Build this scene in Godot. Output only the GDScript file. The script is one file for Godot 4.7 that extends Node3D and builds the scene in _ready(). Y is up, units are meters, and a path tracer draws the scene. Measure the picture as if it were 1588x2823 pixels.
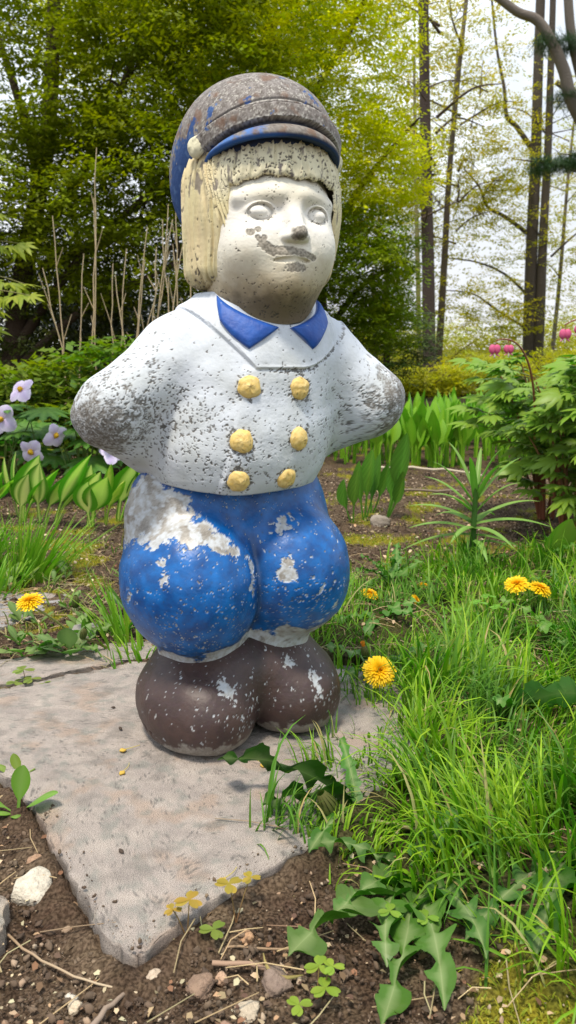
extends Node3D

# ------------------------------------------------------------------ small tools
var rng := RandomNumberGenerator.new()
var used := {}
var n1 := FastNoiseLite.new()
var n2 := FastNoiseLite.new()
var n3 := FastNoiseLite.new()
var n4 := FastNoiseLite.new()
var M := {}

class MB:                                    # collects triangles for one mesh
	var v := PackedVector3Array()
	var n := PackedVector3Array()
	var c := PackedColorArray()
	var i := PackedInt32Array()
	func add(p: Vector3, nn: Vector3, col: Color) -> int:
		v.append(p); n.append(nn); c.append(col)
		return v.size() - 1
	func tri(a: int, b: int, d: int) -> void:
		i.append(a); i.append(b); i.append(d)
	func quad(a: int, b: int, d: int, e: int) -> void:
		i.append(a); i.append(b); i.append(d)
		i.append(a); i.append(d); i.append(e)
	func mesh() -> ArrayMesh:
		var arr := []
		arr.resize(Mesh.ARRAY_MAX)
		arr[Mesh.ARRAY_VERTEX] = v
		arr[Mesh.ARRAY_NORMAL] = n
		arr[Mesh.ARRAY_COLOR] = c
		arr[Mesh.ARRAY_INDEX] = i
		var m := ArrayMesh.new()
		m.add_surface_from_arrays(Mesh.PRIMITIVE_TRIANGLES, arr)
		return m

	# a tapering tube along a path
	func tube(path: PackedVector3Array, r0: float, r1: float, col0: Color, col1: Color, sides := 6, cap := true) -> void:
		var m := path.size()
		var side := Vector3.RIGHT
		var d0 := (path[1] - path[0]).normalized()
		if absf(d0.x) > 0.8: side = Vector3.FORWARD
		var first := -1
		for k in m:
			var d := (path[mini(k + 1, m - 1)] - path[maxi(k - 1, 0)]).normalized()
			side = (side - d * side.dot(d)).normalized()
			var up := d.cross(side)
			var t := float(k) / (m - 1)
			var r := lerpf(r0, r1, t)
			var col := col0.lerp(col1, t)
			var row := v.size()
			for s in sides:
				var a := TAU * s / sides
				var o := side * cos(a) + up * sin(a)
				add(path[k] + o * r, o, col)
			if first >= 0:
				for s in sides:
					var s2 := (s + 1) % sides
					quad(first + s, row + s, row + s2, first + s2)
			first = row
		if cap:
			var e := add(path[m - 1], (path[m - 1] - path[m - 2]).normalized(), col1)
			for s in sides: tri(first + s, e, first + (s + 1) % sides)

	# a leaf blade: a spine, half widths along it, the side vector, a fold and colours (middle, edge)
	func blade(path: PackedVector3Array, w: PackedFloat32Array, side: Vector3, fold: float, cm: Color, ce: Color, ct := Color(-1, 0, 0), across := 2, ruffle := 0.0) -> void:
		var m := path.size()
		var prev := -1
		var cols := across * 2 + 1
		for k in m:
			var d := (path[mini(k + 1, m - 1)] - path[maxi(k - 1, 0)]).normalized()
			var sd := (side - d * side.dot(d)).normalized()
			var up := sd.cross(d)
			if up.y < 0.0 and fold > 0.0: up = up
			var t := float(k) / (m - 1)
			var row := v.size()
			for j in cols:
				var q := (j - across) / float(across)
				var lift := absf(q) * fold * w[k] + ruffle * w[k] * sin(t * 17.0 + q * 2.0) * absf(q)
				var nn := (up - sd * signf(q) * fold * (0.0 if j == across else 1.0)).normalized()
				var col := cm.lerp(ce, absf(q))
				if ct.r >= 0.0: col = col.lerp(ct, t * t)
				add(path[k] + sd * (q * w[k]) + up * lift, nn, col)
			if prev >= 0:
				for j in cols - 1:
					quad(prev + j, row + j, row + j + 1, prev + j + 1)
			prev = row

	# an uneven lump
	func lump(at: Vector3, r: Vector3, col: Color, noise: FastNoiseLite, amount: float, freq: float, rows := 8, cols := 12, turn := 0.0, col2 := Color(-1, 0, 0), flat_bottom := -9.0) -> void:
		var first := v.size()
		var b := Basis(Vector3.UP, turn)
		for a in rows + 1:
			for s in cols + 1:
				var la := PI * (float(a) / rows - 0.5)
				var lo := TAU * (s % cols) / cols
				var o := Vector3(cos(la) * cos(lo), sin(la), cos(la) * sin(lo))
				var f := 1.0 + amount * noise.get_noise_3dv((o + at * 7.0) * freq)
				var q := o * r * f
				q.y = maxf(q.y, flat_bottom)
				var col3 := col
				if col2.r >= 0.0: col3 = col.lerp(col2, clampf(0.5 + noise.get_noise_3dv((o + at * 3.0) * freq * 2.3), 0, 1))
				add(at + b * q, b * (o / r).normalized(), col3)
		for a in rows:
			for s in cols:
				var k := first + a * (cols + 1) + s
				quad(k, k + 1, k + cols + 2, k + cols + 1)
		smooth(first)

	func smooth(first: int) -> void:         # normals from the triangles laid since
		for k in range(first, v.size()): n[k] = Vector3.ZERO
		var at := i.size() - 3
		while at >= 0 and i[at] >= first:
			var f := (v[i[at + 2]] - v[i[at]]).cross(v[i[at + 1]] - v[i[at]])
			n[i[at]] += f; n[i[at + 1]] += f; n[i[at + 2]] += f
			at -= 3
		var seams := {}
		for k in range(first, v.size()):
			var key := (v[k] * 20000.0).round()
			seams[key] = seams.get(key, Vector3.ZERO) + n[k]
		for k in range(first, v.size()):
			var s: Vector3 = seams[(v[k] * 20000.0).round()]
			n[k] = s.normalized() if s.length() > 0.0 else Vector3.UP


func numbered(called: String) -> String:
	if not used.has(called):
		used[called] = 0
		return called
	used[called] += 1
	return "%s_%03d" % [called, used[called]]

func part(called: String, m: Mesh, mat: Material, parent: Node) -> MeshInstance3D:
	var o := MeshInstance3D.new()
	o.mesh = m
	o.material_override = null
	for k in m.get_surface_count(): o.set_surface_override_material(k, mat)
	var taken := 0
	for ch in parent.get_children():
		if ch.get_meta("stem", "") == called: taken += 1
	o.name = called if taken == 0 else "%s_%03d" % [called, taken]
	o.set_meta("stem", called)
	parent.add_child(o, true)
	return o

func thing(called: String, label: String, category: String, at := Vector3.ZERO, turn := 0.0, group := "") -> Node3D:
	var o := Node3D.new()
	o.name = numbered(called)
	o.position = at
	o.rotation.y = turn
	o.set_meta("label", label)
	o.set_meta("category", category)
	if group != "": o.set_meta("group", group)
	add_child(o, true)
	return o

func solo(called: String, m: Mesh, mat: Material, label: String, category: String, group := "", at := Vector3.ZERO, turn := 0.0) -> MeshInstance3D:
	var o := MeshInstance3D.new()
	o.mesh = m
	for k in m.get_surface_count(): o.set_surface_override_material(k, mat)
	o.name = numbered(called)
	o.position = at
	o.rotation.y = turn
	if label != "": o.set_meta("label", label)
	if category != "": o.set_meta("category", category)
	if group != "": o.set_meta("group", group)
	add_child(o, true)
	return o

func kind(o: Node, k: String) -> Node:
	o.set_meta("kind", k)
	return o

func copies(called: String, m: Mesh, mat: Material, where: Array, tint: PackedColorArray, parent: Node = null) -> MultiMeshInstance3D:
	var mm := MultiMesh.new()
	mm.transform_format = MultiMesh.TRANSFORM_3D
	mm.use_colors = true
	mm.mesh = m
	mm.instance_count = where.size()
	for k in where.size():
		mm.set_instance_transform(k, where[k])
		mm.set_instance_color(k, tint[k])
	var o := MultiMeshInstance3D.new()
	o.multimesh = mm
	o.material_override = mat
	o.set_meta("kind", "stuff")
	if parent:
		o.name = called
		parent.add_child(o, true)
	else:
		o.name = numbered(called)
		add_child(o, true)
	return o

func mat(called: String, rough := 0.8, col := Color.WHITE, vert := true) -> StandardMaterial3D:
	var m := StandardMaterial3D.new()
	m.resource_name = called
	m.albedo_color = col
	m.roughness = rough
	m.vertex_color_use_as_albedo = vert
	M[called] = m
	return m

func leafy(called: String, rough: float, back: Color) -> StandardMaterial3D:
	var m := mat(called, rough)
	m.backlight_enabled = true
	m.backlight = back
	m.metallic_specular = 0.4
	return m

func noise_tex(seed_: int, freq: float, size := 512, octaves := 4, normal := false, strength := 4.0) -> NoiseTexture2D:
	var f := FastNoiseLite.new()
	f.seed = seed_
	f.noise_type = FastNoiseLite.TYPE_SIMPLEX_SMOOTH
	f.frequency = freq
	f.fractal_octaves = octaves
	var t := NoiseTexture2D.new()
	t.width = size
	t.height = size
	t.seamless = true
	t.noise = f
	t.as_normal_map = normal
	t.bump_strength = strength
	return t

func rr(a: float, b: float) -> float: return rng.randf_range(a, b)
func ss(a: float, b: float, x: float) -> float: return smoothstep(a, b, x)
func W(x: float, d: float, y := 0.0) -> Vector3: return Vector3(x, y, -d)      # d metres in front of the camera's foot

func curve3(a: Vector3, b: Vector3, c: Vector3, n := 8) -> PackedVector3Array:
	var o := PackedVector3Array()
	for k in n + 1:
		var t := float(k) / n
		o.append(a.lerp(b, t).lerp(b.lerp(c, t), t))
	return o

# ------------------------------------------------------------------ the statue: a solid described by distances, met by rays from outside
enum {SHOES, TROUSERS, JACKET, FACE, HAIR, CAP}
var BEND_Y := PackedFloat32Array([0.0, 0.1, 0.2, 0.33, 0.41, 0.48, 0.52, 0.6, 0.8])
var BEND_X := PackedFloat32Array([-0.005, -0.009, -0.013, -0.013, -0.001, 0.009, 0.015, 0.021, 0.023])

func bend(y: float) -> float:
	for k in range(1, 9):
		if y < BEND_Y[k] or k == 8:
			return lerpf(BEND_X[k - 1], BEND_X[k], clampf((y - BEND_Y[k - 1]) / (BEND_Y[k] - BEND_Y[k - 1]), 0, 1))
	return 0.0

func ell(p: Vector3, c: Vector3, r: Vector3) -> float:
	var q := (p - c) / r
	var k0 := q.length()
	var k1 := (q / r).length()
	return k0 * (k0 - 1.0) / maxf(k1, 1e-6)

func cap_sd(p: Vector3, a: Vector3, b: Vector3, ra: float, rb: float) -> float:
	var d := b - a
	var t := clampf((p - a).dot(d) / d.length_squared(), 0, 1)
	return (p - a - d * t).length() - lerpf(ra, rb, t)

func smin(a: float, b: float, k: float) -> float:
	var h := maxf(k - absf(a - b), 0.0) / k
	return minf(a, b) - h * h * k * 0.25

func smax(a: float, b: float, k: float) -> float:
	return -smin(-a, -b, k)

func sd(which: int, w: Vector3) -> float:
	var p := Vector3(w.x - bend(w.y), w.y, w.z)
	var q := Vector3(absf(p.x), p.y, p.z)
	var d: float
	match which:
		SHOES:
			d = ell(p, Vector3(-0.061, 0.042, 0.010), Vector3(0.073, 0.068, 0.100))
			d = smin(d, ell(p, Vector3(0.061, 0.044, 0.004), Vector3(0.073, 0.068, 0.098)), 0.005)
			d = smin(d, ell(p, Vector3(0, 0.079, -0.004), Vector3(0.106, 0.063, 0.085)), 0.018)
			d += 0.0010 * n1.get_noise_3dv(p * 24.0) + 0.003 * ss(0.008, 0.0, p.y) * n1.get_noise_3dv(p * 40.0)
			d = smax(d, -p.y, 0.012)
			return d
		TROUSERS:
			d = ell(p, Vector3(-0.062, 0.202, 0.018), Vector3(0.084, 0.093, 0.102))
			d = smin(d, ell(p, Vector3(0.062, 0.206, 0.016), Vector3(0.084, 0.091, 0.101)), 0.006)
			d = smin(d, ell(p, Vector3(0, 0.272, -0.008), Vector3(0.134, 0.108, 0.074)), 0.016)
			d = smin(d, cap_sd(q, Vector3(0.039, 0.09, -0.004), Vector3(0.038, 0.15, 0.0), 0.062, 0.064), 0.014)
			d += 0.0008 * n1.get_noise_3dv(p * 30.0)
			return d
		JACKET:
			d = ell(p, Vector3(0, 0.420, 0.004), Vector3(0.112, 0.135, 0.098))
			d = smin(d, ell(p, Vector3(0.002, 0.362, 0.010), Vector3(0.108, 0.085, 0.098)), 0.03)
			d = smin(d, cap_sd(q, Vector3(0.03, 0.470, 0.002), Vector3(0.086, 0.470, 0.006), 0.05, 0.047), 0.03)
			var arm := cap_sd(q, Vector3(0.088, 0.469, 0.008), Vector3(0.166, 0.415, 0.036), 0.046, 0.039)
			arm = smin(arm, cap_sd(q, Vector3(0.166, 0.409, 0.032), Vector3(0.084, 0.362, -0.034), 0.037, 0.038), 0.018)
			arm = smin(arm, ell(q, Vector3(0.12, 0.408, -0.036), Vector3(0.055, 0.045, 0.022)), 0.02)
			d = smin(d, arm, 0.024)
			d += 0.0012 * n1.get_noise_3dv(p * 26.0)
			d = smin(d, cap_sd(p, Vector3(0, 0.455, 0.004), Vector3(0, 0.540, 0.012), 0.084, 0.061), 0.03)
			if p.z > -0.02:
				# the overlapping front panel and the broad turned-over neckline stand a little proud
				var edge := -0.040 - (0.44 - p.y) * 0.06
				var below := ss(0.462, 0.452, p.y - maxf(0.0, p.x - 0.03) * maxf(0.0, p.x - 0.03) * 8.0)
				d -= 0.0028 * ss(edge - 0.0022, edge + 0.0022, p.x) * below
				var low := 0.457 + maxf(0.0, p.x - 0.03) * maxf(0.0, p.x - 0.03) * 8.0 + maxf(0.0, -0.025 - p.x) * 1.0
				var out := maxf(-0.095, -0.01) 
				var ring := ss(0.094, 0.086, Vector2(p.x * 0.95, (p.z - 0.01) * 0.9).length() - maxf(0, 0.52 - p.y) * 0.25)
				d -= 0.0040 * ss(low - 0.002, low + 0.002, p.y) * ring
			return d * 0.92
		FACE:
			var f := Vector3(p.x, p.y, p.z)
			var e := Vector3(absf(f.x), f.y, f.z)
			d = ell(f, Vector3(0.002, 0.618, 0.028), Vector3(0.077, 0.089, 0.085))
			d = smin(d, ell(f, Vector3(0.003, 0.574, 0.050), Vector3(0.059, 0.048, 0.066)), 0.025)
			d = smin(d, ell(e, Vector3(0.032, 0.586, 0.077), Vector3(0.030, 0.028, 0.031)), 0.02)
			d = smin(d, ell(f, Vector3(0, 0.549, 0.094), Vector3(0.024, 0.017, 0.021)), 0.025)
			d = smin(d, cap_sd(f, Vector3(0, 0.50, 0.018), Vector3(0.002, 0.555, 0.032), 0.062, 0.060), 0.03)
			d = smax(d, -ell(e, Vector3(0.034, 0.626, 0.118), Vector3(0.022, 0.0125, 0.0165)), 0.014)
			d = smin(d, cap_sd(e, Vector3(0.014, 0.640, 0.104), Vector3(0.054, 0.637, 0.084), 0.0065, 0.005), 0.010)
			d = smin(d, ell(e, Vector3(0.034, 0.622, 0.0945), Vector3(0.0122, 0.0076, 0.0100)), 0.003)
			# lids
			var lid := Vector2((e.x - 0.034) / 1.5, e.y - 0.622)
			var lr := lid.length()
			d -= 0.0016 * exp(-pow((lr - 0.0098) / 0.0013, 2.0)) * ss(-0.004, 0.004, lid.y) * ss(0.05, 0.07, f.z)
			d += 0.0014 * exp(-pow((lr - 0.0081) / 0.0009, 2.0)) * ss(0.05, 0.07, f.z)
			d = smin(d, cap_sd(f, Vector3(0, 0.632, 0.103), Vector3(0, 0.604, 0.122), 0.0065, 0.0075), 0.010)
			d = smin(d, ell(f, Vector3(0, 0.599, 0.123), Vector3(0.0100, 0.0085, 0.0120)), 0.006)
			d = smin(d, ell(e, Vector3(0.0100, 0.596, 0.117), Vector3(0.0062, 0.0052, 0.008)), 0.004)
			d = smin(d, ell(f, Vector3(0, 0.5785, 0.112), Vector3(0.0225, 0.0062, 0.0085)), 0.006)
			d = smin(d, ell(f, Vector3(0, 0.5660, 0.110), Vector3(0.0175, 0.0068, 0.0085)), 0.005)
			d = smax(d, -cap_sd(e, Vector3(0, 0.5725, 0.1235), Vector3(0.021, 0.5715, 0.1125), 0.0026, 0.0014), 0.003)
			return d * 0.9
		HAIR:
			d = ell(p, Vector3(0.005, 0.640, 0.020), Vector3(0.086, 0.125, 0.0915))
			d = smin(d, cap_sd(q, Vector3(0.044, 0.572, 0.016), Vector3(0.044, 0.66, 0.016), 0.043, 0.043), 0.03)
			d = smax(d, 0.546 - p.y, 0.022)
			# strands
			var th := atan2(p.x, p.z - 0.01)
			var fr := 0.660 - 1.9 * p.x * p.x - 0.0012 * sin(th * 27.0) - 0.002 * sin(th * 9.0 + 1.0) - 0.002
			var wob := n1.get_noise_3d(p.x * 40.0, p.y * 10.0, p.z * 40.0)
			var fringe := ss(0.060, 0.075, p.z + 0.35 * (p.y - 0.64))
			var s1 := sin(th * lerpf(46.0, 30.0, fringe) + wob * 4.0 + (p.y - 0.66) * lerpf(0.0, 60.0 * signf(p.x), fringe))
			d -= (0.0012 * s1 + 0.0006 * sin(th * 97.0 + wob * 5.0)) * (1.0 - 0.7 * fringe * ss(fr + 0.012, fr, p.y))
			# the opening for the face below the fringe
			var side_ := absf(p.x + 0.0005) - 0.0585
			var open := maxf(maxf(p.y - fr, side_), 0.056 - p.z)
			d = smax(d, -open, 0.009)
			d = minf(d, cap_sd(p, Vector3(0, 0.55, 0.01), Vector3(0, 0.64, 0.01), 0.045, 0.05))
			return d * 0.8
		CAP:
			d = ell(p, Vector3(0.001, 0.711, 0.004), Vector3(0.0905, 0.076, 0.100))
			d = smin(d, ell(p, Vector3(0.001, 0.668, -0.042), Vector3(0.087, 0.078, 0.064)), 0.04)
			# the raised strap above the peak
			var th2 := atan2(p.x, p.z)
			var mid := strap_y(th2)
			var g := absf(p.y - mid)
			d -= 0.0070 * ss(0.0112, 0.0092, g) * ss(1.25, 1.1, absf(th2))
			d += 0.0016 * exp(-pow((g - 0.0122) / 0.0014, 2.0)) * ss(1.25, 1.1, absf(th2))
			var under := 0.6900 - 0.048 * (1.0 - cos(th2))
			d = smax(d, under - p.y - 0.06 * ss(0.2, -0.6, cos(th2)) - 0.03 * ss(0.5, 0.0, cos(th2)), 0.006)
			return d * 0.9
	return 1.0

func hit(which: int, o: Vector3, dir: Vector3, far: float, from := 0.0) -> float:
	var t := from
	for k in 60:
		var d := sd(which, o + dir * t)
		if d < 0.00012: break
		t += d
		if t > far: return far
	return t

func strap_y(th: float) -> float: return 0.7275 - 0.062 * (1.0 - cos(th))
func hem(th: float) -> float: return 0.317 + 0.013 * (1.0 - cos(th)) + 0.0015 * sin(th * 5.0)
func neckline(th: float) -> float: return 0.5045 + 0.038 * smoothstep(0.0, 1.05, absf(th - 0.07))

# rays from a cylinder (or a sphere round c) inwards; finer towards the front
func cast(which: int, nu: int, nv: int, v0: float, v1: float, c: Vector3, round_: bool, span := PI, mid := -0.44) -> Dictionary:
	var pos := PackedVector3Array()
	pos.resize((nu + 1) * (nv + 1))
	for b in nv + 1:
		var tv := lerpf(v0, v1, float(b) / nv)
		for a in nu + 1:
			var s := 2.0 * a / nu - 1.0
			var th := mid + span * ((0.68 * s + 0.32 * s * s * s if which == JACKET else 0.5 * s + 0.5 * s * s * s) if span > 3.0 else s)
			var o: Vector3
			var dir: Vector3
			var far := 0.30
			if round_:
				dir = -Vector3(sin(th) * cos(tv), sin(tv), cos(th) * cos(tv))
				o = c - dir * 0.30
			else:
				var y := tv
				if which == JACKET:
					y = lerpf(hem(th), neckline(th), clampf((b - 3.0) / (nv - 5.0), 0, 1))
				dir = -Vector3(sin(th), 0, cos(th))
				o = Vector3(c.x + bend(y), y, c.z) - dir * 0.30
				if which == JACKET:
					# rays run more nearly front to back where the arms stand out, so that they meet the sleeves squarely
					var ax := clampf(minf(0.165, minf(0.200 - (y - 0.45) * 1.9, 0.205 - (0.40 - y) * 1.7) - 0.045), 0.0, 0.165)
					var aim := Vector3(bend(y) + sin(th) * ax, y, -0.05 * (ax / 0.165) * sin(clampf(cos(th) * 2.2, -1.0, 1.0) * PI * 0.5))
					dir = (aim - o).normalized()
					far = o.distance_to(aim)
			var t := hit(which, o, dir, far - 0.004)
			if which == JACKET:
				# the hem and the neck opening turn inwards
				if b == 0: t += 0.016; o.y += 0.004
				elif b == 1: t += 0.007; o.y += 0.001
				elif b == 2: t += 0.0025; o.y -= 0.0012
				elif b == nv: t += 0.030; o.y -= 0.004
				elif b == nv - 1: t += 0.003; o.y += 0.001
			pos[b * (nu + 1) + a] = o + dir * t
	return {"p": pos, "nu": nu, "nv": nv}

func skin(g: Dictionary, paint: Callable) -> ArrayMesh:
	var nu: int = g.nu
	var nv: int = g.nv
	var p: PackedVector3Array = g.p
	var nor := PackedVector3Array()
	nor.resize(p.size())
	var col := PackedColorArray()
	col.resize(p.size())
	var idx := PackedInt32Array()
	var w := nu + 1
	var closed := p[0].distance_to(p[nu]) < 0.0004
	for b in nv + 1:
		for a in w:
			var k := b * w + a
			var l := k - 1 if a > 0 else (b * w + nu - 1 if closed else k)
			var r := k + 1 if a < nu else (b * w + 1 if closed else k)
			var du := p[r] - p[l]
			var dv := p[mini(b + 1, nv) * w + a] - p[maxi(b - 1, 0) * w + a]
			var nn := du.cross(dv).normalized()
			nor[k] = nn
	# the coat of paint has thickness: where it has flaked off the surface lies lower
	for k in p.size():
		var c: Color = paint.call(p[k], nor[k])
		p[k] -= nor[k] * (1.0 - c.a) * 0.0011
		c.a = 1.0
		col[k] = c
	for b in nv + 1:
		for a in w:
			var k := b * w + a
			var l := k - 1 if a > 0 else (b * w + nu - 1 if closed else k)
			var r := k + 1 if a < nu else (b * w + 1 if closed else k)
			nor[k] = (p[r] - p[l]).cross(p[mini(b + 1, nv) * w + a] - p[maxi(b - 1, 0) * w + a]).normalized()
	for b in nv:
		for a in nu:
			var k := b * w + a
			var lng := maxf(p[k].distance_squared_to(p[k + w]), p[k].distance_squared_to(p[k + 1]))
			if lng > 0.03 * 0.03 and g.get("trim", true): continue
			idx.append(k); idx.append(k + w); idx.append(k + w + 1)
			idx.append(k); idx.append(k + w + 1); idx.append(k + 1)
	var arr := []
	arr.resize(Mesh.ARRAY_MAX)
	arr[Mesh.ARRAY_VERTEX] = p
	arr[Mesh.ARRAY_NORMAL] = nor
	arr[Mesh.ARRAY_COLOR] = col
	arr[Mesh.ARRAY_INDEX] = idx
	var m := ArrayMesh.new()
	m.add_surface_from_arrays(Mesh.PRIMITIVE_TRIANGLES, arr)
	return m
# ------------------------------------------------------------------ its paint: weathered coats over bare cast concrete
var MARKS := {                                # [x, y, z, radius, stretch y] of bare places
	"trousers": [[-0.115, 0.287, 0.045, 0.040, 0.95], [-0.138, 0.283, -0.005, 0.036, 1.1], [-0.086, 0.272, 0.078, 0.025, 0.8], [-0.063, 0.260, 0.09, 0.017, 0.8], [-0.125, 0.308, 0.015, 0.030, 1.0], [-0.048, 0.250, 0.096, 0.009, 1.0],
		[0.0217, 0.279, 0.0815, 0.013, 1.0], [0.030, 0.286, 0.081, 0.012, 0.9], [0.012, 0.272, 0.082, 0.010, 0.9], [-0.0208, 0.236, 0.0944, 0.008, 2.6], [-0.020, 0.258, 0.09, 0.005, 2.0], [-0.024, 0.207, 0.100, 0.006, 2.2], [0.0142, 0.2205, 0.1065, 0.012, 1.0],
		[0.020, 0.232, 0.104, 0.007, 1.6], [0.112, 0.300, 0.0, 0.012, 3.2], [0.125, 0.275, 0.01, 0.009, 3.0], [-0.1245, 0.223, 0.09, 0.0055, 2.2], [-0.128, 0.243, 0.08, 0.005, 1.4], [-0.10, 0.202, 0.10, 0.006, 1.8], [-0.148, 0.195, 0.04, 0.010, 1.0], [0.055, 0.20, 0.112, 0.006, 1.5], [0.08, 0.175, 0.10, 0.006, 1.5]],
	"shoes": [[-0.0546, 0.0803, 0.084, 0.011, 1.3], [-0.053, 0.066, 0.094, 0.006, 2.2], [0.033, 0.096, 0.070, 0.009, 0.9], [0.0612, 0.075, 0.086, 0.008, 1.9], [0.062, 0.060, 0.094, 0.006, 1.8], [-0.04, 0.05, 0.106, 0.005, 1.0]],
}

func blob(p: Vector3, c: Vector3, r: float) -> float:
	return exp(-(p - c).length_squared() / (r * r))

func bare(p: Vector3) -> Color:
	var k := n2.get_noise_3dv(p * 55.0)
	return Color(0.36, 0.34, 0.31).lerp(Color(0.21, 0.19, 0.165), clampf(0.5 + k * 1.2 + n1.get_noise_3dv(p * 420.0) * 0.5, 0, 1))

func primer(p: Vector3) -> Color:
	return Color(0.50, 0.53, 0.565).lerp(Color(0.36, 0.35, 0.325), clampf(0.3 + n2.get_noise_3dv(p * 140.0 + Vector3(7, 0, 0)) * 1.3, 0, 1))

func spots(p: Vector3, dens: float, f := 330.0) -> float:
	var a := n1.get_noise_3dv(p * f) * 0.62 + n1.get_noise_3dv(p * f * 0.42 + Vector3(9, 3, 1)) * 0.42 + n2.get_noise_3dv(p * 50.0 + Vector3(2, 8, 5)) * 0.30
	return ss(0.0, 0.10, a - (0.74 - dens))

func paint_jacket(p: Vector3, n: Vector3) -> Color:
	var white := Color(0.60, 0.64, 0.70).lerp(Color(0.49, 0.52, 0.53), clampf(0.4 + n2.get_noise_3dv(p * 18.0) * 0.9 + (0.42 - p.y) * 3.0, 0, 1))  # greyer towards the hem: shading and green bounce put into the white
	var x := p.x - bend(p.y)
	var dens := 0.16 + 0.20 * n2.get_noise_3dv(p * 13.0 + Vector3(3, 0, 0))
	dens += 0.55 * blob(p, Vector3(-0.182, 0.396, 0.058), 0.050) + 0.22 * blob(p, Vector3(-0.15, 0.43, 0.03), 0.05)
	dens += 0.50 * blob(p, Vector3(0.190, 0.415, 0.060), 0.050) + 0.34 * blob(p, Vector3(0.12, 0.375, 0.04), 0.055)
	dens += 0.26 * blob(p, Vector3(-0.085, 0.385, 0.075), 0.050) + 0.14 * blob(p, Vector3(-0.10, 0.425, 0.05), 0.04)
	dens += 0.16 * blob(p, Vector3(-0.04, 0.35, 0.10), 0.03) + 0.10 * blob(p, Vector3(0.06, 0.40, 0.09), 0.05)
	dens += 0.25 * blob(p, Vector3(-0.085, 0.505, 0.02), 0.014)
	dens -= 0.10 * ss(0.45, 0.49, p.y) * ss(0.02, 0.06, p.z)
	# dark spots crowd along the moulded seams
	var edge := -0.040 - (0.44 - p.y) * 0.06
	var low := 0.457 + maxf(0.0, x - 0.03) * maxf(0.0, x - 0.03) * 8.0 + maxf(0.0, -0.025 - x)
	var fr := ss(0.0, 0.03, p.z)
	dens += 0.48 * exp(-pow((p.y - low + 0.0030) / 0.004, 2.0)) * fr * ss(-0.02, 0.01, x)
	dens += 0.15 * exp(-pow((p.y - low + 0.002) / 0.0025, 2.0)) * fr * ss(-0.075, -0.05, x)
	dens += 0.10 * exp(-pow((x - edge + 0.002) / 0.002, 2.0)) * ss(0.46, 0.45, p.y) * fr
	for b in BUTTONS:
		var bd := p.distance_to(b)
		if bd < 0.03: dens += 0.34 * exp(-pow((bd - 0.0140) / 0.0028, 2.0)) + 0.10 * ss(0.028, 0.014, bd)
	# hairline cracks
	var cr := absf(n1.get_noise_3dv(p * 75.0 + Vector3(n1.get_noise_3dv(p * 160.0), 0, 0) * 0.6))
	dens += 0.42 * ss(0.05, 0.0, cr) * (blob(p, Vector3(-0.07, 0.355, 0.08), 0.05) + 0.8 * blob(p, Vector3(0.14, 0.365, 0.0), 0.05) + 0.5 * blob(p, Vector3(0.10, 0.41, 0.06), 0.03))
	dens += 0.10 * n2.get_noise_3dv(p * 28.0)
	var s := maxf(spots(p, dens, 280.0), 0.85 * spots(p + Vector3(11, 0, 0), dens - 0.09, 140.0) * ss(-0.5, 0.1, n1.get_noise_3dv(p * 420.0)))
	var c := white.lerp(Color(0.13, 0.115, 0.095).lerp(Color(0.055, 0.05, 0.042), clampf(0.5 + n1.get_noise_3dv(p * 150.0), 0, 1)), s * 0.9)
	var rub := ss(0.25, 0.55, n2.get_noise_3dv(p * 60.0) * 0.6 + 0.75 * (blob(p, Vector3(-0.19, 0.392, 0.055), 0.046) + blob(p, Vector3(0.195, 0.42, 0.060), 0.050)))
	rub *= 0.55 + 0.45 * ss(-0.35, 0.15, n1.get_noise_3dv(p * 340.0) + 0.6 * n1.get_noise_3dv(p * 130.0))
	var out := c.lerp(bare(p).lerp(Color(0.11, 0.085, 0.06), 0.45 + 0.4 * n1.get_noise_3dv(p * 190.0)) * 0.75, rub * 0.85)
	out.a = 1.0 - maxf(s * 0.55, rub * 0.8)
	return out

func paint_blue(p: Vector3, n: Vector3) -> Color:
	var b := Color(0.0015, 0.060, 0.240).lerp(Color(0.004, 0.140, 0.47), clampf(0.45 + n2.get_noise_3dv(p * 35.0) * 0.9, 0, 1))
	return b.lerp(Color(0.03, 0.045, 0.09), 0.35 * clampf(n2.get_noise_3dv(p * 90.0 + Vector3(1, 2, 3)) * 1.2, 0, 1))

func marks(p: Vector3, name_: String) -> float:
	var worn := -1.0
	for m in MARKS.get(name_, []):
		var d := (p - Vector3(m[0], m[1], m[2]))
		d.y /= m[4]
		worn = maxf(worn, 1.0 - d.length() / m[3])
	return worn

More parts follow.
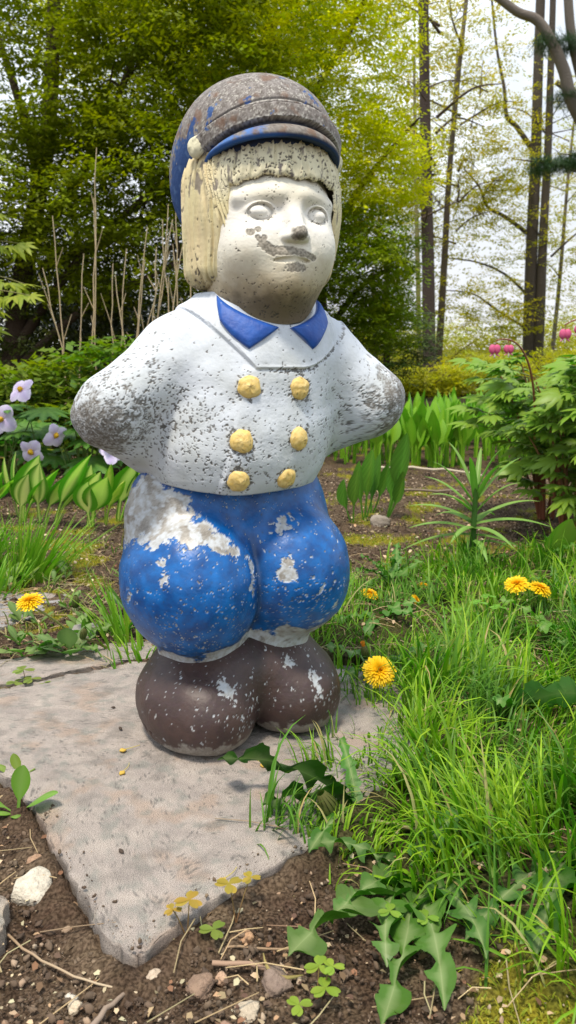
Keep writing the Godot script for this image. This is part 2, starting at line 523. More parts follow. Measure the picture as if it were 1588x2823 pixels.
func paint_trousers(p: Vector3, n: Vector3) -> Color:
	var jag := n2.get_noise_3dv(p * 60.0) * 0.55 + n1.get_noise_3dv(p * 260.0) * 0.16
	var wp := p + Vector3(n2.get_noise_3dv(p * 95.0), n2.get_noise_3dv(p * 95.0 + Vector3(5, 0, 0)), n2.get_noise_3dv(p * 95.0 + Vector3(0, 9, 0))) * 0.010
	var worn := marks(wp, "trousers")
	var gone := ss(-0.02, 0.03, worn * 0.9 + jag * 0.55 - 0.04) if worn > -0.9 else 0.0
	# ankles rubbed bare
	var hemline := 0.1285 + 0.012 * n1.get_noise_3dv(p * 30.0) + 0.016 * jag
	gone = maxf(gone, 0.95 * ss(0.002, -0.002, p.y - hemline - 0.022 * ss(-0.03, 0.03, p.x) + 0.01 * ss(-0.05, -0.09, p.x)))
	# flecks
	var fl := 0.17 + 0.14 * blob(p, Vector3(-0.10, 0.17, 0.07), 0.05) + 0.12 * blob(p, Vector3(0.045, 0.19, 0.10), 0.04) + 0.09 * blob(p, Vector3(-0.02, 0.165, 0.10), 0.04) + 0.06 * blob(p, Vector3(0.09, 0.17, 0.07), 0.05)
	gone = maxf(gone, maxf(spots(p + Vector3(3, 0, 0), fl, 300.0), 0.8 * spots(p + Vector3(3, 7, 0), fl - 0.13, 480.0)))
	var blue := paint_blue(p, n)
	var hem_shade := ss(0.30, 0.33, p.y)  # upper blue darkened to paint in shade below the jacket
	blue = blue.lerp(Color(0.004, 0.05, 0.26), hem_shade * 0.5)
	var mottle := ss(0.15, 0.5, n2.get_noise_3dv(p * 75.0 + Vector3(4, 4, 4)) + 0.45 * ss(0.16, 0.11, p.y) - 0.25)  # dark mottling, denser towards the ankles
	blue = blue.lerp(Color(0.035, 0.045, 0.05), mottle * 0.75)
	blue = blue.lerp(Color(0.02, 0.03, 0.06), 0.6 * exp(-pow((p.x - bend(p.y)) / 0.006, 2.0)) * ss(0.28, 0.24, p.y))
	var under := primer(p)
	under = under.lerp(bare(p), ss(-0.05, 0.25, n2.get_noise_3dv(p * 48.0 + Vector3(3, 1, 0)) + 0.25 * ss(0.10, 0.45, worn) - 0.12))
	var out := blue.lerp(under, gone)
	out.a = 1.0 - gone
	return out

func paint_shoes(p: Vector3, n: Vector3) -> Color:
	var brown := Color(0.046, 0.027, 0.026).lerp(Color(0.066, 0.038, 0.033), clampf(0.5 + n2.get_noise_3dv(p * 30.0), 0, 1))
	brown = brown.lerp(Color(0.03, 0.022, 0.018), 0.5 * exp(-pow((p.x - bend(p.y)) / 0.008, 2.0)))
	brown = brown.lerp(Color(0.035, 0.022, 0.02), clampf(n2.get_noise_3dv(p * 80.0) * 0.8, 0, 1))
	var fl := 0.13 + 0.12 * blob(p, Vector3(-0.03, 0.055, 0.09), 0.035) + 0.16 * blob(p, Vector3(0.08, 0.05, 0.08), 0.035) + 0.10 * blob(p, Vector3(-0.06, 0.03, 0.09), 0.04)
	var q := Vector3(p.x, p.y * 0.62, p.z)
	var gone := maxf(spots(q + Vector3(5, 0, 0), fl, 260.0), 0.7 * spots(q + Vector3(5, 5, 0), fl - 0.10, 480.0))
	var wp := p + Vector3(n2.get_noise_3dv(p * 120.0), n2.get_noise_3dv(p * 120.0 + Vector3(5, 0, 0)), n2.get_noise_3dv(p * 120.0 + Vector3(0, 9, 0))) * 0.009
	var worn := marks(wp, "shoes")
	if worn > -0.9: gone = maxf(gone, ss(-0.02, 0.03, worn + n2.get_noise_3dv(p * 110.0) * 0.55 - 0.1))
	# the foot of the casting is bare and dirty, most at the toes
	var toe := 0.008 + 0.014 * ss(0.03, 0.09, p.z) + 0.014 * n2.get_noise_3dv(p * 60.0)
	var foot := ss(0.003, -0.003, p.y - toe)
	var c := brown.lerp(primer(p), gone * 0.85)
	var out := c.lerp(bare(p) * 0.85, foot * 0.85)
	out.a = 1.0 - gone * 0.8
	return out

func paint_face(p: Vector3, n: Vector3) -> Color:
	var x := p.x - bend(p.y)
	var cream := Color(0.74, 0.70, 0.58).lerp(Color(0.78, 0.75, 0.69), ss(0.57, 0.61, p.y) * ss(0.66, 0.62, p.y))
	# yellow brown staining and painted shading below the cheeks and under the chin
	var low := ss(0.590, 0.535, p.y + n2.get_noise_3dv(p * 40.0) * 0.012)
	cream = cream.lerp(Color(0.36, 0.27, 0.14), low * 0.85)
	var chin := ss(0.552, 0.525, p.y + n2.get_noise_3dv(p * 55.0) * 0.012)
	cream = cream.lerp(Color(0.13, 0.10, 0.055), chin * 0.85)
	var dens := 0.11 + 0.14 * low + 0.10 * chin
	# darker spots, rim lines and a tan tint round eyes and brows
	var ex := absf(x) - 0.034
	dens += 0.34 * exp(-pow((Vector2(ex / 1.5, p.y - 0.622).length() - 0.0090) / 0.0020, 2.0)) + 0.16 * exp(-pow((p.y - 0.637) / 0.006, 2.0)) * ss(0.05, 0.02, absf(absf(x) - 0.034))
	var c := cream.lerp(Color(0.48, 0.43, 0.30), 0.55 * exp(-pow((p.y - 0.638) / 0.008, 2.0)) * ss(0.062, 0.03, absf(x)))
	c = c.lerp(Color(0.14, 0.115, 0.075), 0.30 * exp(-pow((Vector2(ex / 1.5, p.y - 0.622).length() - 0.0086) / 0.0012, 2.0)) * ss(0.05, 0.07, p.z))
	var s := spots(p + Vector3(0, 4, 0), dens)
	c = c.lerp(Color(0.07, 0.06, 0.045), s * 0.85)
	# bare nose tip, lips and the worn patch beside the mouth
	var jag := n2.get_noise_3dv(p * 120.0) * 0.5
	var nose := 1.0 - ((p - Vector3(bend(0.6), 0.5975, 0.134)) / Vector3(0.0120, 0.0090, 0.016)).length()
	var lip := -1.0
	var line := [Vector2(-0.041, 0.5945), Vector2(-0.036, 0.588), Vector2(-0.024, 0.5800), Vector2(-0.004, 0.5815), Vector2(0.010, 0.5795), Vector2(0.024, 0.5755)]
	for k in 5:
		lip = maxf(lip, 1.0 - Vector2(x, p.y).distance_to(Geometry2D.get_closest_point_to_segment(Vector2(x, p.y), line[k], line[k + 1])) / [0.0030, 0.0052, 0.0050, 0.0040, 0.0034][k])
	lip = maxf(lip, 0.8 - Vector2((x + 0.034) / 0.004, (p.y - 0.594) / 0.004).length())
	lip = maxf(lip, 1.0 - Vector2((x - 0.002) / 0.016, (p.y - 0.5645) / 0.0065).length() - 0.15)
	lip = maxf(lip, 0.75 - Vector2((x + 0.047) / 0.006, (p.y - 0.6) / 0.005).length())
	lip = maxf(lip, 0.75 - Vector2((x + 0.040) / 0.005, (p.y - 0.603) / 0.004).length())
	if p.z < 0.06: lip = -1.0
	var g := ss(-0.03, 0.10, maxf(lip, nose * 1.2) + jag * 0.75)
	var grey := Color(0.36, 0.32, 0.26).lerp(Color(0.15, 0.13, 0.10), clampf(0.5 + n1.get_noise_3dv(p * 300.0) * 0.9, 0, 1))
	c = c.lerp(grey, g * 0.92)
	var out := c.lerp(Color(0.05, 0.040, 0.028), 0.85 * ss(0.0, 0.5, nose + jag * 0.9) * ss(0.601, 0.592, p.y))
	out.a = 1.0 - maxf(g * 0.7, s * 0.5)
	return out

func paint_hair(p: Vector3, n: Vector3) -> Color:
	var c := Color(0.70, 0.62, 0.36).lerp(Color(0.62, 0.50, 0.30), clampf(0.4 + n2.get_noise_3d(p.x * 30.0, p.y * 10.0, p.z * 30.0), 0, 1))
	var front := ss(0.05, 0.075, p.z) * ss(0.63, 0.65, p.y)
	c = c.lerp(Color(0.72, 0.66, 0.46), front)
	var q := Vector3(p.x, p.y * lerpf(0.45, 1.0, front), p.z)
	var dens := 0.26 + 0.20 * front + 0.12 * n2.get_noise_3dv(p * 25.0)
	var foot := ss(0.572, 0.548, p.y + n2.get_noise_3dv(p * 50.0) * 0.012)
	c = c.lerp(Color(0.20, 0.15, 0.06), foot * 0.7)
	dens += foot * 0.2
	var s := spots(q + Vector3(0, 0, 6), dens, 300.0)
	c = c.lerp(Color(0.08, 0.066, 0.055), s * 0.9)
	var scar := ss(0.38, 0.52, n2.get_noise_3d(p.x * 60.0, p.y * 22.0, p.z * 60.0) + 0.12 * ss(0.60, 0.66, p.y))
	var out := c.lerp(Color(0.17, 0.145, 0.14), scar * 0.8)
	out.a = 1.0 - maxf(s, scar) * 0.5
	return out

func paint_cap(p: Vector3, n: Vector3) -> Color:
	# old blue shows at the sides and the back; the top has weathered to grey with rust coloured lichen
	var a := n2.get_noise_3dv(p * 34.0 + Vector3(0, 0, 9))
	var grey := Color(0.26, 0.235, 0.22).lerp(Color(0.095, 0.078, 0.066), clampf(0.45 + n2.get_noise_3dv(p * 120.0) * 0.9 + n1.get_noise_3dv(p * 420.0) * 0.45, 0, 1))
	grey = grey.lerp(Color(0.42, 0.40, 0.36), 0.9 * spots(p + Vector3(1, 1, 1), 0.38, 380.0))
	grey = grey.lerp(Color(0.15, 0.075, 0.04), 0.75 * ss(0.12, 0.45, n2.get_noise_3dv(p * 28.0 + Vector3(5, 5, 5)) - 0.02))
	var back := ss(0.03, -0.06, p.z + p.y * 0.4 - 0.28) 
	var blueness := a + 1.1 * ss(0.695, 0.645, p.y + p.z * 0.25) - 0.42
	blueness = maxf(blueness, 0.5 + a * 0.5 - Vector3((p.x + 0.068) / 0.022, (p.y - 0.672) / 0.045, (p.z - 0.015) / 0.045).length() * 0.5)
	var fade := Color(0.012, 0.055, 0.20).lerp(Color(0.12, 0.22, 0.42), clampf(n2.get_noise_3dv(p * 60.0) + 0.3 * n.y, 0, 1))
	var thp := atan2(p.x - bend(p.y), p.z)
	var mid := strap_y(thp)
	var front := ss(1.25, 1.1, absf(thp))
	var seam := exp(-pow((p.y - mid + 0.0125) / 0.0022, 2.0)) * front
	grey = grey.lerp(Color(0.55, 0.54, 0.50), 0.8 * front * ss(0.0, 0.25, n1.get_noise_3dv(p * 260.0)) * exp(-pow((p.y - mid + 0.0085) / 0.0022, 2.0)))
	var g2 := absf(p.y - mid)
	grey = grey.lerp(Color(0.035, 0.032, 0.032), 0.85 * front * exp(-pow((g2 - 0.0126) / 0.0013, 2.0)))  # dark groove lines painted in to stand for the strap's relief shading
	grey = grey.lerp(Color(0.62, 0.60, 0.55), 0.75 * front * exp(-pow((g2 - 0.0103) / 0.0013, 2.0)) * ss(-0.15, 0.25, n1.get_noise_3dv(p * 210.0)))
	grey = grey.lerp(Color(0.03, 0.04, 0.07), 0.8 * seam)
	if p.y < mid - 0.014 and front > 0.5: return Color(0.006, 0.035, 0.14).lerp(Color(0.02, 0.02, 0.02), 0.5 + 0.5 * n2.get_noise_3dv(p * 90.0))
	return grey.lerp(fade, ss(-0.02, 0.06, blueness + n1.get_noise_3dv(p * 180.0) * 0.14))

func paint_peak(p: Vector3, n: Vector3) -> Color:
	var grey := Color(0.26, 0.235, 0.21).lerp(Color(0.12, 0.10, 0.085), clampf(0.45 + n2.get_noise_3dv(p * 130.0) * 0.9 + n1.get_noise_3dv(p * 420.0) * 0.45, 0, 1))
	grey = grey.lerp(Color(0.16, 0.085, 0.045), 0.7 * ss(0.15, 0.45, n2.get_noise_3dv(p * 40.0 + Vector3(8, 5, 5))))
	var x := p.x - 0.022
	var blue := Color(0.01, 0.06, 0.24)
	var left := ss(-0.030, -0.050, x + n2.get_noise_3dv(p * 80.0) * 0.02) * ss(-0.3, 0.1, n2.get_noise_3dv(p * 70.0) + 0.1)
	grey = grey.lerp(Color(0.05, 0.17, 0.48), left * 0.85)
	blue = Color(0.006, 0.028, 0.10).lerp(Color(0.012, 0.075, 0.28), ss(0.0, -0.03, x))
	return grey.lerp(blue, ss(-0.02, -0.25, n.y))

func paint_collar(p: Vector3, n: Vector3) -> Color:
	var b := Color(0.008, 0.065, 0.32).lerp(Color(0.012, 0.095, 0.42), clampf(0.5 + n2.get_noise_3dv(p * 50.0), 0, 1))
	return b.lerp(Color(0.25, 0.30, 0.40), 0.6 * spots(p, 0.03, 300.0))

func paint_button(p: Vector3, n: Vector3) -> Color:
	var c := Color(0.70, 0.48, 0.13).lerp(Color(0.76, 0.58, 0.24), clampf(0.5 + n2.get_noise_3dv(p * 150.0), 0, 1))
	c = c.lerp(Color(0.50, 0.30, 0.07), 0.6 * ss(0.0, 0.5, n2.get_noise_3dv(p * 260.0)))
	return c.lerp(Color(0.20, 0.14, 0.05), 0.8 * spots(p, 0.22, 420.0))

func paint_cream(p: Vector3, n: Vector3) -> Color:
	var c := Color(0.66, 0.62, 0.44)
	return c.lerp(Color(0.12, 0.11, 0.08), 0.85 * spots(p, 0.24, 330.0))
func dome(at: Vector3, nn: Vector3, r: float, h: float, paint: Callable, tall := 1.0) -> ArrayMesh:
	var mb := MB.new()
	var u := Vector3.UP
	var x := u.cross(nn).normalized()
	var y := nn.cross(x)
	var rows := 12
	var cols := 28
	for a in rows + 1:
		var t := float(a) / rows
		var ang := t * PI * 0.62
		for s in cols + 1:
			var lo := TAU * (s % cols) / cols
			var wob := 1.0 + 0.10 * n1.get_noise_3dv(at * 90.0 + Vector3(cos(lo), sin(lo), 0) * 1.2)
			var o := (x * cos(lo) + y * sin(lo) * tall) * sin(ang) * r * wob + nn * (cos(ang) * h * (1.0 + 0.30 * n2.get_noise_3d(cos(lo) * t * 2.2 + at.x * 99.0, sin(lo) * t * 2.2, at.y * 99.0)))
			var p := at + o
			mb.add(p, nn, paint.call(p, nn))
	for a in rows:
		for s in cols:
			var k := a * (cols + 1) + s
			mb.quad(k, k + 1, k + cols + 2, k + cols + 1)
	mb.smooth(0)
	return mb.mesh()

func on_jacket(deg: float, y: float) -> Array:     # [place, outward direction] on the jacket's surface
	var th := deg_to_rad(deg)
	var dir := -Vector3(sin(th), 0, cos(th))
	var o := Vector3(bend(y), y, 0.0) - dir * 0.30
	var p := o + dir * hit(JACKET, o, dir, 0.29)
	var e := 0.004
	var nn := Vector3(sd(JACKET, p + Vector3(e, 0, 0)) - sd(JACKET, p - Vector3(e, 0, 0)), sd(JACKET, p + Vector3(0, e, 0)) - sd(JACKET, p - Vector3(0, e, 0)), sd(JACKET, p + Vector3(0, 0, e)) - sd(JACKET, p - Vector3(0, 0, e))).normalized()
	return [p, nn]

func collar_tab(side: float) -> ArrayMesh:
	var mb := MB.new()
	var ns := 40
	var nt := 22
	var a := Vector2(2.5, 0.5020)
	var b := Vector2(24, 0.4765)
	var c := Vector2(46, 0.5080)
	var d := Vector2(57, 0.5400)
	for i in ns + 1:
		var s := float(i) / ns
		for j in nt + 1:
			var t := float(j) / nt
			var q := a.lerp(b, t).lerp(d.lerp(c, t), s)
			q.y += -0.004 * sin(s * PI) * (1.0 - t) - 0.002 * sin(s * PI) * t
			var pn := on_jacket(side * q.x + 4.0, q.y)
			var flat := Vector3(sin(deg_to_rad(side * q.x + 4.0)), 0.30, cos(deg_to_rad(side * q.x + 4.0))).normalized()
			var rim := minf(minf(t, 1.0 - t) * 2.2, minf(s * 2.6, (1.0 - s) * 3.0))
			var h := 0.0055 * sqrt(clampf(rim * 2.4, 0, 1)) + 0.0015 * sin(PI * t) - (0.006 if rim <= 0.0 else 0.0)
			var p: Vector3 = pn[0] + flat * h
			mb.add(p, flat, paint_collar(p, flat) if rim > 0.02 else Color(0.55, 0.55, 0.5))
	for i in ns:
		for j in nt:
			var k := i * (nt + 1) + j
			if side > 0: mb.quad(k, k + nt + 1, k + nt + 2, k + 1)
			else: mb.quad(k, k + 1, k + nt + 2, k + nt + 1)
	mb.smooth(0)
	return mb.mesh()

func peak() -> ArrayMesh:
	var mb := MB.new()
	var ns := 150
	var prof := 22
	for i in ns + 1:
		var th := deg_to_rad(lerpf(-66.0, 66.0, float(i) / ns))
		var out := pow(maxf(0.0, cos(th * 90.0 / 66.0)), 0.55)
		var yb := strap_y(th) - 0.0150
		var dir := Vector3(sin(th), 0, cos(th))
		var o := Vector3(bend(yb), yb, 0) + dir * 0.3
		var t := hit(CAP, o, -dir, 0.29)
		var base := o - dir * t
		var L := 0.0145 * out
		var drop := maxf(0.003, yb - (0.7010 - 0.040 * (1.0 - cos(th))))
		for j in prof + 1:
			var u := float(j) / prof
			var off: Vector2
			if u < 0.5:                          # the outer face, slightly bulging
				var v := u / 0.5
				off = Vector2(lerpf(-0.002, L, v) + 0.0035 * out * sin(PI * v), lerpf(0.001, -drop, v * v * 0.5 + v * 0.5))
			elif u < 0.64:                       # the rounded rim
				var v := (u - 0.5) / 0.14
				off = Vector2(L - 0.0028 * (1.0 - cos(v * PI)) * 0.5, -drop - 0.0042 * sin(v * PI * 0.5))
			else:                                # the underside, going back to the head
				var v := (u - 0.64) / 0.36
				off = Vector2(lerpf(L - 0.0028, -0.020, v), -drop - 0.0042 + 0.005 * v)
			var p := base + dir * off.x + Vector3(0, off.y, 0)
			mb.add(p, dir, Color.WHITE)
	for i in ns:
		for j in prof:
			var k := i * (prof + 1) + j
			mb.quad(k, k + prof + 1, k + prof + 2, k + 1)
	mb.smooth(0)
	for k in mb.v.size(): mb.c[k] = paint_peak(mb.v[k], mb.n[k])
	return mb.mesh()

const BUTTON_AT := [[-17.0, 0.437], [17.0, 0.435], [-17.5, 0.378], [18.0, 0.378], [-16.0, 0.3325], [16.0, 0.3325]]
var BUTTONS := []

func build_statue() -> void:
	var st := thing("garden_statue", "weathered painted concrete statue of a boy in blue cap and breeches on the flagstone", "statue", Vector3(-0.06, 0, -1.0), deg_to_rad(25.0))
	st.rotation.z = 0.0
	part("shoes", skin(cast(SHOES, 400, 170, -0.60, 1.2, Vector3(0, 0.045, 0), true), paint_shoes), M.shoe_paint, st)
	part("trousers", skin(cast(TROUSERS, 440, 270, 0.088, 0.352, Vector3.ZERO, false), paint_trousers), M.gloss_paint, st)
	for b in BUTTON_AT: BUTTONS.append(on_jacket(b[0], b[1])[0])
	var jg := cast(JACKET, 760, 290, 0, 1, Vector3.ZERO, false)
	jg.trim = false
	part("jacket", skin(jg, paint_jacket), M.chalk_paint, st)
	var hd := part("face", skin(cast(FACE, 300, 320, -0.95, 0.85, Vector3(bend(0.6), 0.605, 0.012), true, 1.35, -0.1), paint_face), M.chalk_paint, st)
	part("hair", skin(cast(HAIR, 480, 260, -1.05, 0.9, Vector3(bend(0.6), 0.635, 0.008), true), paint_hair), M.chalk_paint, st)
	var cp := part("cap", skin(cast(CAP, 420, 240, -0.95, 1.55, Vector3(bend(0.7), 0.700, -0.012), true), paint_cap), M.chalk_paint, st)
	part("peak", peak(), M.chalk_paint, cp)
	for s in [-1.0, 1.0]:
		part("collar_tab", collar_tab(s), M.button_paint, st)
		var th := deg_to_rad(64.0 * s)
		var dir := Vector3(sin(th), 0, cos(th))
		var o := Vector3(bend(0.70), strap_y(th) + 0.002, 0) + dir * 0.3
		var p := o - dir * hit(CAP, o, -dir, 0.29)
		part("cap_button", dome(p - dir * 0.002, dir, 0.0118, 0.0065, paint_cream, 1.0), M.chalk_paint, cp)
	for b in BUTTON_AT:
		var pn := on_jacket(b[0], b[1])
		part("button", dome(pn[0] - pn[1] * 0.001, pn[1], 0.0132, 0.0075, paint_button), M.button_paint, st)
# ------------------------------------------------------------------ ground, flagstones, soil crumbs, stones
var SLAB := PackedVector2Array([Vector2(-0.62, 1.02), Vector2(-0.45, 0.91), Vector2(-0.335, 0.855), Vector2(-0.30, 0.825), Vector2(-0.255, 0.755), Vector2(-0.222, 0.700), Vector2(-0.196, 0.655), Vector2(-0.168, 0.612), Vector2(-0.148, 0.585), Vector2(-0.124, 0.563), Vector2(-0.108, 0.572), Vector2(-0.085, 0.612), Vector2(-0.045, 0.652), Vector2(0.0, 0.690), Vector2(0.045, 0.735), Vector2(0.10, 0.80), Vector2(0.155, 0.88), Vector2(0.19, 0.98), Vector2(0.20, 1.08), Vector2(0.16, 1.17), Vector2(0.05, 1.21), Vector2(-0.10, 1.225), Vector2(-0.24, 1.215), Vector2(-0.34, 1.155), Vector2(-0.42, 1.105), Vector2(-0.52, 1.09)])
var SLAB_B := PackedVector2Array([Vector2(-0.68, 1.15), Vector2(-0.54, 1.12), Vector2(-0.43, 1.125), Vector2(-0.35, 1.175), Vector2(-0.25, 1.238), Vector2(-0.11, 1.25), Vector2(-0.10, 1.30), Vector2(-0.22, 1.335), Vector2(-0.33, 1.30), Vector2(-0.46, 1.235), Vector2(-0.60, 1.21)])
var SLAB_C := PackedVector2Array([Vector2(-0.75, 1.45), Vector2(-0.62, 1.40), Vector2(-0.52, 1.39), Vector2(-0.485, 1.44), Vector2(-0.46, 1.55), Vector2(-0.43, 1.60), Vector2(-0.52, 1.62), Vector2(-0.68, 1.60)])
var SLAB_D := PackedVector2Array([Vector2(-0.38, 0.66), Vector2(-0.31, 0.655), Vector2(-0.262, 0.64), Vector2(-0.237, 0.605), Vector2(-0.232, 0.578), Vector2(-0.255, 0.565), Vector2(-0.30, 0.56), Vector2(-0.38, 0.58)])
var GRASS := PackedVector2Array([Vector2(0.075, 1.10), Vector2(0.075, 0.98), Vector2(0.035, 0.86), Vector2(-0.012, 0.74), Vector2(0.035, 0.69), Vector2(0.105, 0.60), Vector2(0.19, 0.54), Vector2(0.30, 0.485), Vector2(0.50, 0.42), Vector2(0.60, 0.36), Vector2(4.0, 0.4), Vector2(4.0, 2.4), Vector2(0.75, 1.95), Vector2(0.50, 1.85), Vector2(0.30, 1.80), Vector2(0.12, 1.70), Vector2(0.06, 1.5), Vector2(-0.02, 1.40), Vector2(0.02, 1.26)])

func inside(p: Vector2, poly: PackedVector2Array) -> float:      # metres inside (+) or outside (-)
	var d := 1e9
	var n := poly.size()
	for k in n:
		d = minf(d, p.distance_to(Geometry2D.get_closest_point_to_segment(p, poly[k], poly[(k + 1) % n])))
	return d if Geometry2D.is_point_in_polygon(p, poly) else -d

func grassy(x: float, d: float) -> float:                        # 0 bare .. 1 lawn
	if d > 3.2 or x < -0.4 or d < 0.3: return 0.0
	return ss(-0.03, 0.05, inside(Vector2(x, d), GRASS) + 0.03 * n1.get_noise_2d(x * 9.0, d * 9.0))

func ground_y(x: float, d: float) -> float:
	var y := -0.016 + 0.007 * n1.get_noise_2d(x * 3.0, d * 3.0)
	y += 0.010 * ss(1.0, 1.8, d)
	y += 0.020 * grassy(x, d)
	if d > 8.0: y += minf((d - 8.0) * 0.012, 0.32) 
	if d > 30.0: y += (d - 30.0) * 0.02 + 0.6 * n1.get_noise_2d(x * 0.02, d * 0.02) * ss(30.0, 60.0, d)
	return y

func axis(fine0: float, fine1: float, step: float, grow: float, lo: float, hi: float) -> PackedFloat32Array:
	var o := PackedFloat32Array()
	var a := fine0
	var s := step
	while a > lo:
		s *= grow
		a -= s
		o.append(maxf(a, lo))
	o.reverse()
	a = fine0
	while a < fine1:
		o.append(a)
		a += step
	s = step
	while a < hi:
		o.append(a)
		s *= grow
		a += s
	o.append(hi)
	return o

func soil_color(x: float, d: float) -> Color:
	var k := n2.get_noise_2d(x * 9.0, d * 9.0)
	var c := Color(0.105, 0.068, 0.045).lerp(Color(0.20, 0.145, 0.095), clampf(0.35 + k * 0.9 + 0.35 * ss(1.9, 2.6, d) * ss(4.0, 3.0, d), 0, 1))
	c = c.lerp(Color(0.055, 0.034, 0.023), clampf(n2.get_noise_2d(x * 30.0 + 7.0, d * 30.0) * 1.3, 0, 0.9))
	# moss
	var moss := n2.get_noise_2d(x * 5.0 + 40.0, d * 5.0) + 0.25 * n2.get_noise_2d(x * 40.0, d * 40.0) - 0.22
	moss += 0.62 * exp(-Vector2((x - 0.24) / 0.16, (d - 0.50) / 0.09).length_squared())
	moss += 0.50 * exp(-Vector2((x + 0.58) / 0.13, (d - 1.90) / 0.30).length_squared())
	moss += 0.30 * exp(-Vector2((x - 0.36) / 0.16, (d - 1.95) / 0.25).length_squared()) + 0.22 * exp(-Vector2((x - 0.42) / 0.2, (d - 2.5) / 0.3).length_squared())
	moss -= 0.35 * ss(0.15, 0.0, x) * ss(0.9, 0.7, d)
	c = c.lerp(Color(0.40, 0.34, 0.022).lerp(Color(0.17, 0.18, 0.018), clampf(0.5 + n2.get_noise_2d(x * 60.0, d * 60.0), 0, 1)), ss(0.0, 0.22, moss) * 0.9)
	var g := grassy(x, d)
	c = c.lerp(Color(0.06, 0.065, 0.02), g * 0.85)
	# beyond the beds: woodland floor, then a field
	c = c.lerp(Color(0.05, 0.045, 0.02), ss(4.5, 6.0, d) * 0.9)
	c = c.lerp(Color(0.26, 0.27, 0.05), ss(10.0, 18.0, d))
	return c

func build_ground() -> void:
	var grain := noise_tex(21, 0.09, 512, 5)
	var gr := Gradient.new()
	gr.set_color(0, Color(0.52, 0.50, 0.48)); gr.set_color(1, Color(1, 1, 1))
	gr.set_offset(0, 0.25); gr.set_offset(1, 0.65)
	grain.color_ramp = gr
	var soil := mat("soil", 0.95)
	soil.albedo_texture = grain
	soil.uv1_triplanar = true
	soil.uv1_world_triplanar = true
	soil.uv1_scale = Vector3(5, 5, 5)
	soil.normal_enabled = true
	soil.normal_texture = noise_tex(22, 0.05, 512, 5, true, 12.0)
	soil.normal_scale = 1.0
	soil.metallic_specular = 0.25
	var xs := axis(-0.75, 0.8, 0.0075, 1.06, -400.0, 400.0)
	var ds := axis(0.38, 1.9, 0.0075, 1.035, -60.0, 600.0)
	var mb := MB.new()
	var w := xs.size()
	for j in ds.size():
		for i in w:
			var x := xs[i]
			var d := ds[j]
			var y := ground_y(x, d)
			if absf(x) < 3.0 and d < 6.0 and d > 0.0:
				y += 0.0055 * n2.get_noise_2d(x * 40.0, d * 40.0) + 0.006 * n2.get_noise_2d(x * 14.0, d * 14.0 + 3.0)
				# it banks up against the stone's edges
				if d < 1.4 and x > -0.7 and x < 0.3:
					var e := inside(Vector2(x, d), SLAB)
					if e < 0.0: y += (0.010 + 0.006 * n2.get_noise_2d(x * 30.0, d * 30.0)) * ss(-0.05, -0.004, e)
					else: y = minf(y, -0.02 - 0.02 * ss(0.0, 0.03, e))
			mb.add(Vector3(x, y, -d), Vector3.UP, soil_color(x, d))
	for j in ds.size() - 1:
		for i in w - 1:
			var k := j * w + i
			mb.quad(k, k + w, k + w + 1, k + 1)
	# smooth normals from the grid
	for j in ds.size():
		for i in w:
			var k := j * w + i
			var du := mb.v[j * w + mini(i + 1, w - 1)] - mb.v[j * w + maxi(i - 1, 0)]
			var dv := mb.v[mini(j + 1, ds.size() - 1) * w + i] - mb.v[maxi(j - 1, 0) * w + i]
			mb.n[k] = du.cross(dv).normalized()
	kind(solo("ground", mb.mesh(), soil, "", ""), "structure")

func slab_mesh(poly: PackedVector2Array, top: float, thick: float, rough: float, tone: Color, rings := 110, per := 420) -> ArrayMesh:
	# resample the outline, roughen it, then shrink it ring by ring towards the middle
	var n := poly.size()
	var length := 0.0
	for k in n: length += poly[k].distance_to(poly[(k + 1) % n])
	var edge := PackedVector2Array()
	var mid := Vector2.ZERO
	var step := length / per
	var run := 0.0
	for k in n:
		var a := poly[k]
		var b := poly[(k + 1) % n]
		var l := a.distance_to(b)
		while run < l:
			var p := a.lerp(b, run / l)
			p += Vector2(n2.get_noise_2d(p.x * 22.0, p.y * 22.0), n2.get_noise_2d(p.x * 22.0 + 9.0, p.y * 22.0)) * rough
			edge.append(p)
			run += step
		run -= l
	for p in edge: mid += p
	mid /= edge.size()
	if poly == SLAB: mid = Vector2(-0.09, 0.94)
	var mb := MB.new()
	var m := edge.size()
	var rows := rings + 8
	for r in rows + 1:
		for k in m:
			var p: Vector2
			var y := top
			if r <= rings:
				var t := float(r) / rings
				p = mid.lerp(edge[k], t * 0.985)
				y += 0.0016 * n2.get_noise_2d(p.x * 8.0, p.y * 8.0) + 0.0013 * n2.get_noise_2d(p.x * 55.0, p.y * 55.0) - 0.006 * ss(0.93, 1.0, t) * (0.6 + n2.get_noise_2d(p.x * 30.0, p.y * 30.0))
			else:
				var t := float(r - rings) / 8.0
				p = mid.lerp(edge[k], 0.985 + 0.015 * sin(t * PI * 0.5) + 0.006 * n2.get_noise_3d(edge[k].x * 50.0, t * 3.0, edge[k].y * 50.0))
				y += -0.004 * t - thick * t * t
			mb.add(Vector3(p.x, y, -p.y), Vector3.UP, stone_color(p.x, p.y, tone, 1.0 if r <= rings else 0.75))
	for r in rows:
		for k in m:
			var a := r * m + k
			var b := r * m + (k + 1) % m
			mb.quad(a, a + m, b + m, b)
	mb.smooth(0)
	if mb.n[0].y < 0.0:
		for k in mb.n.size(): mb.n[k] = -mb.n[k]
		for k in range(0, mb.i.size(), 3):
			var s := mb.i[k]
			mb.i[k] = mb.i[k + 1]
			mb.i[k + 1] = s
	return mb.mesh()

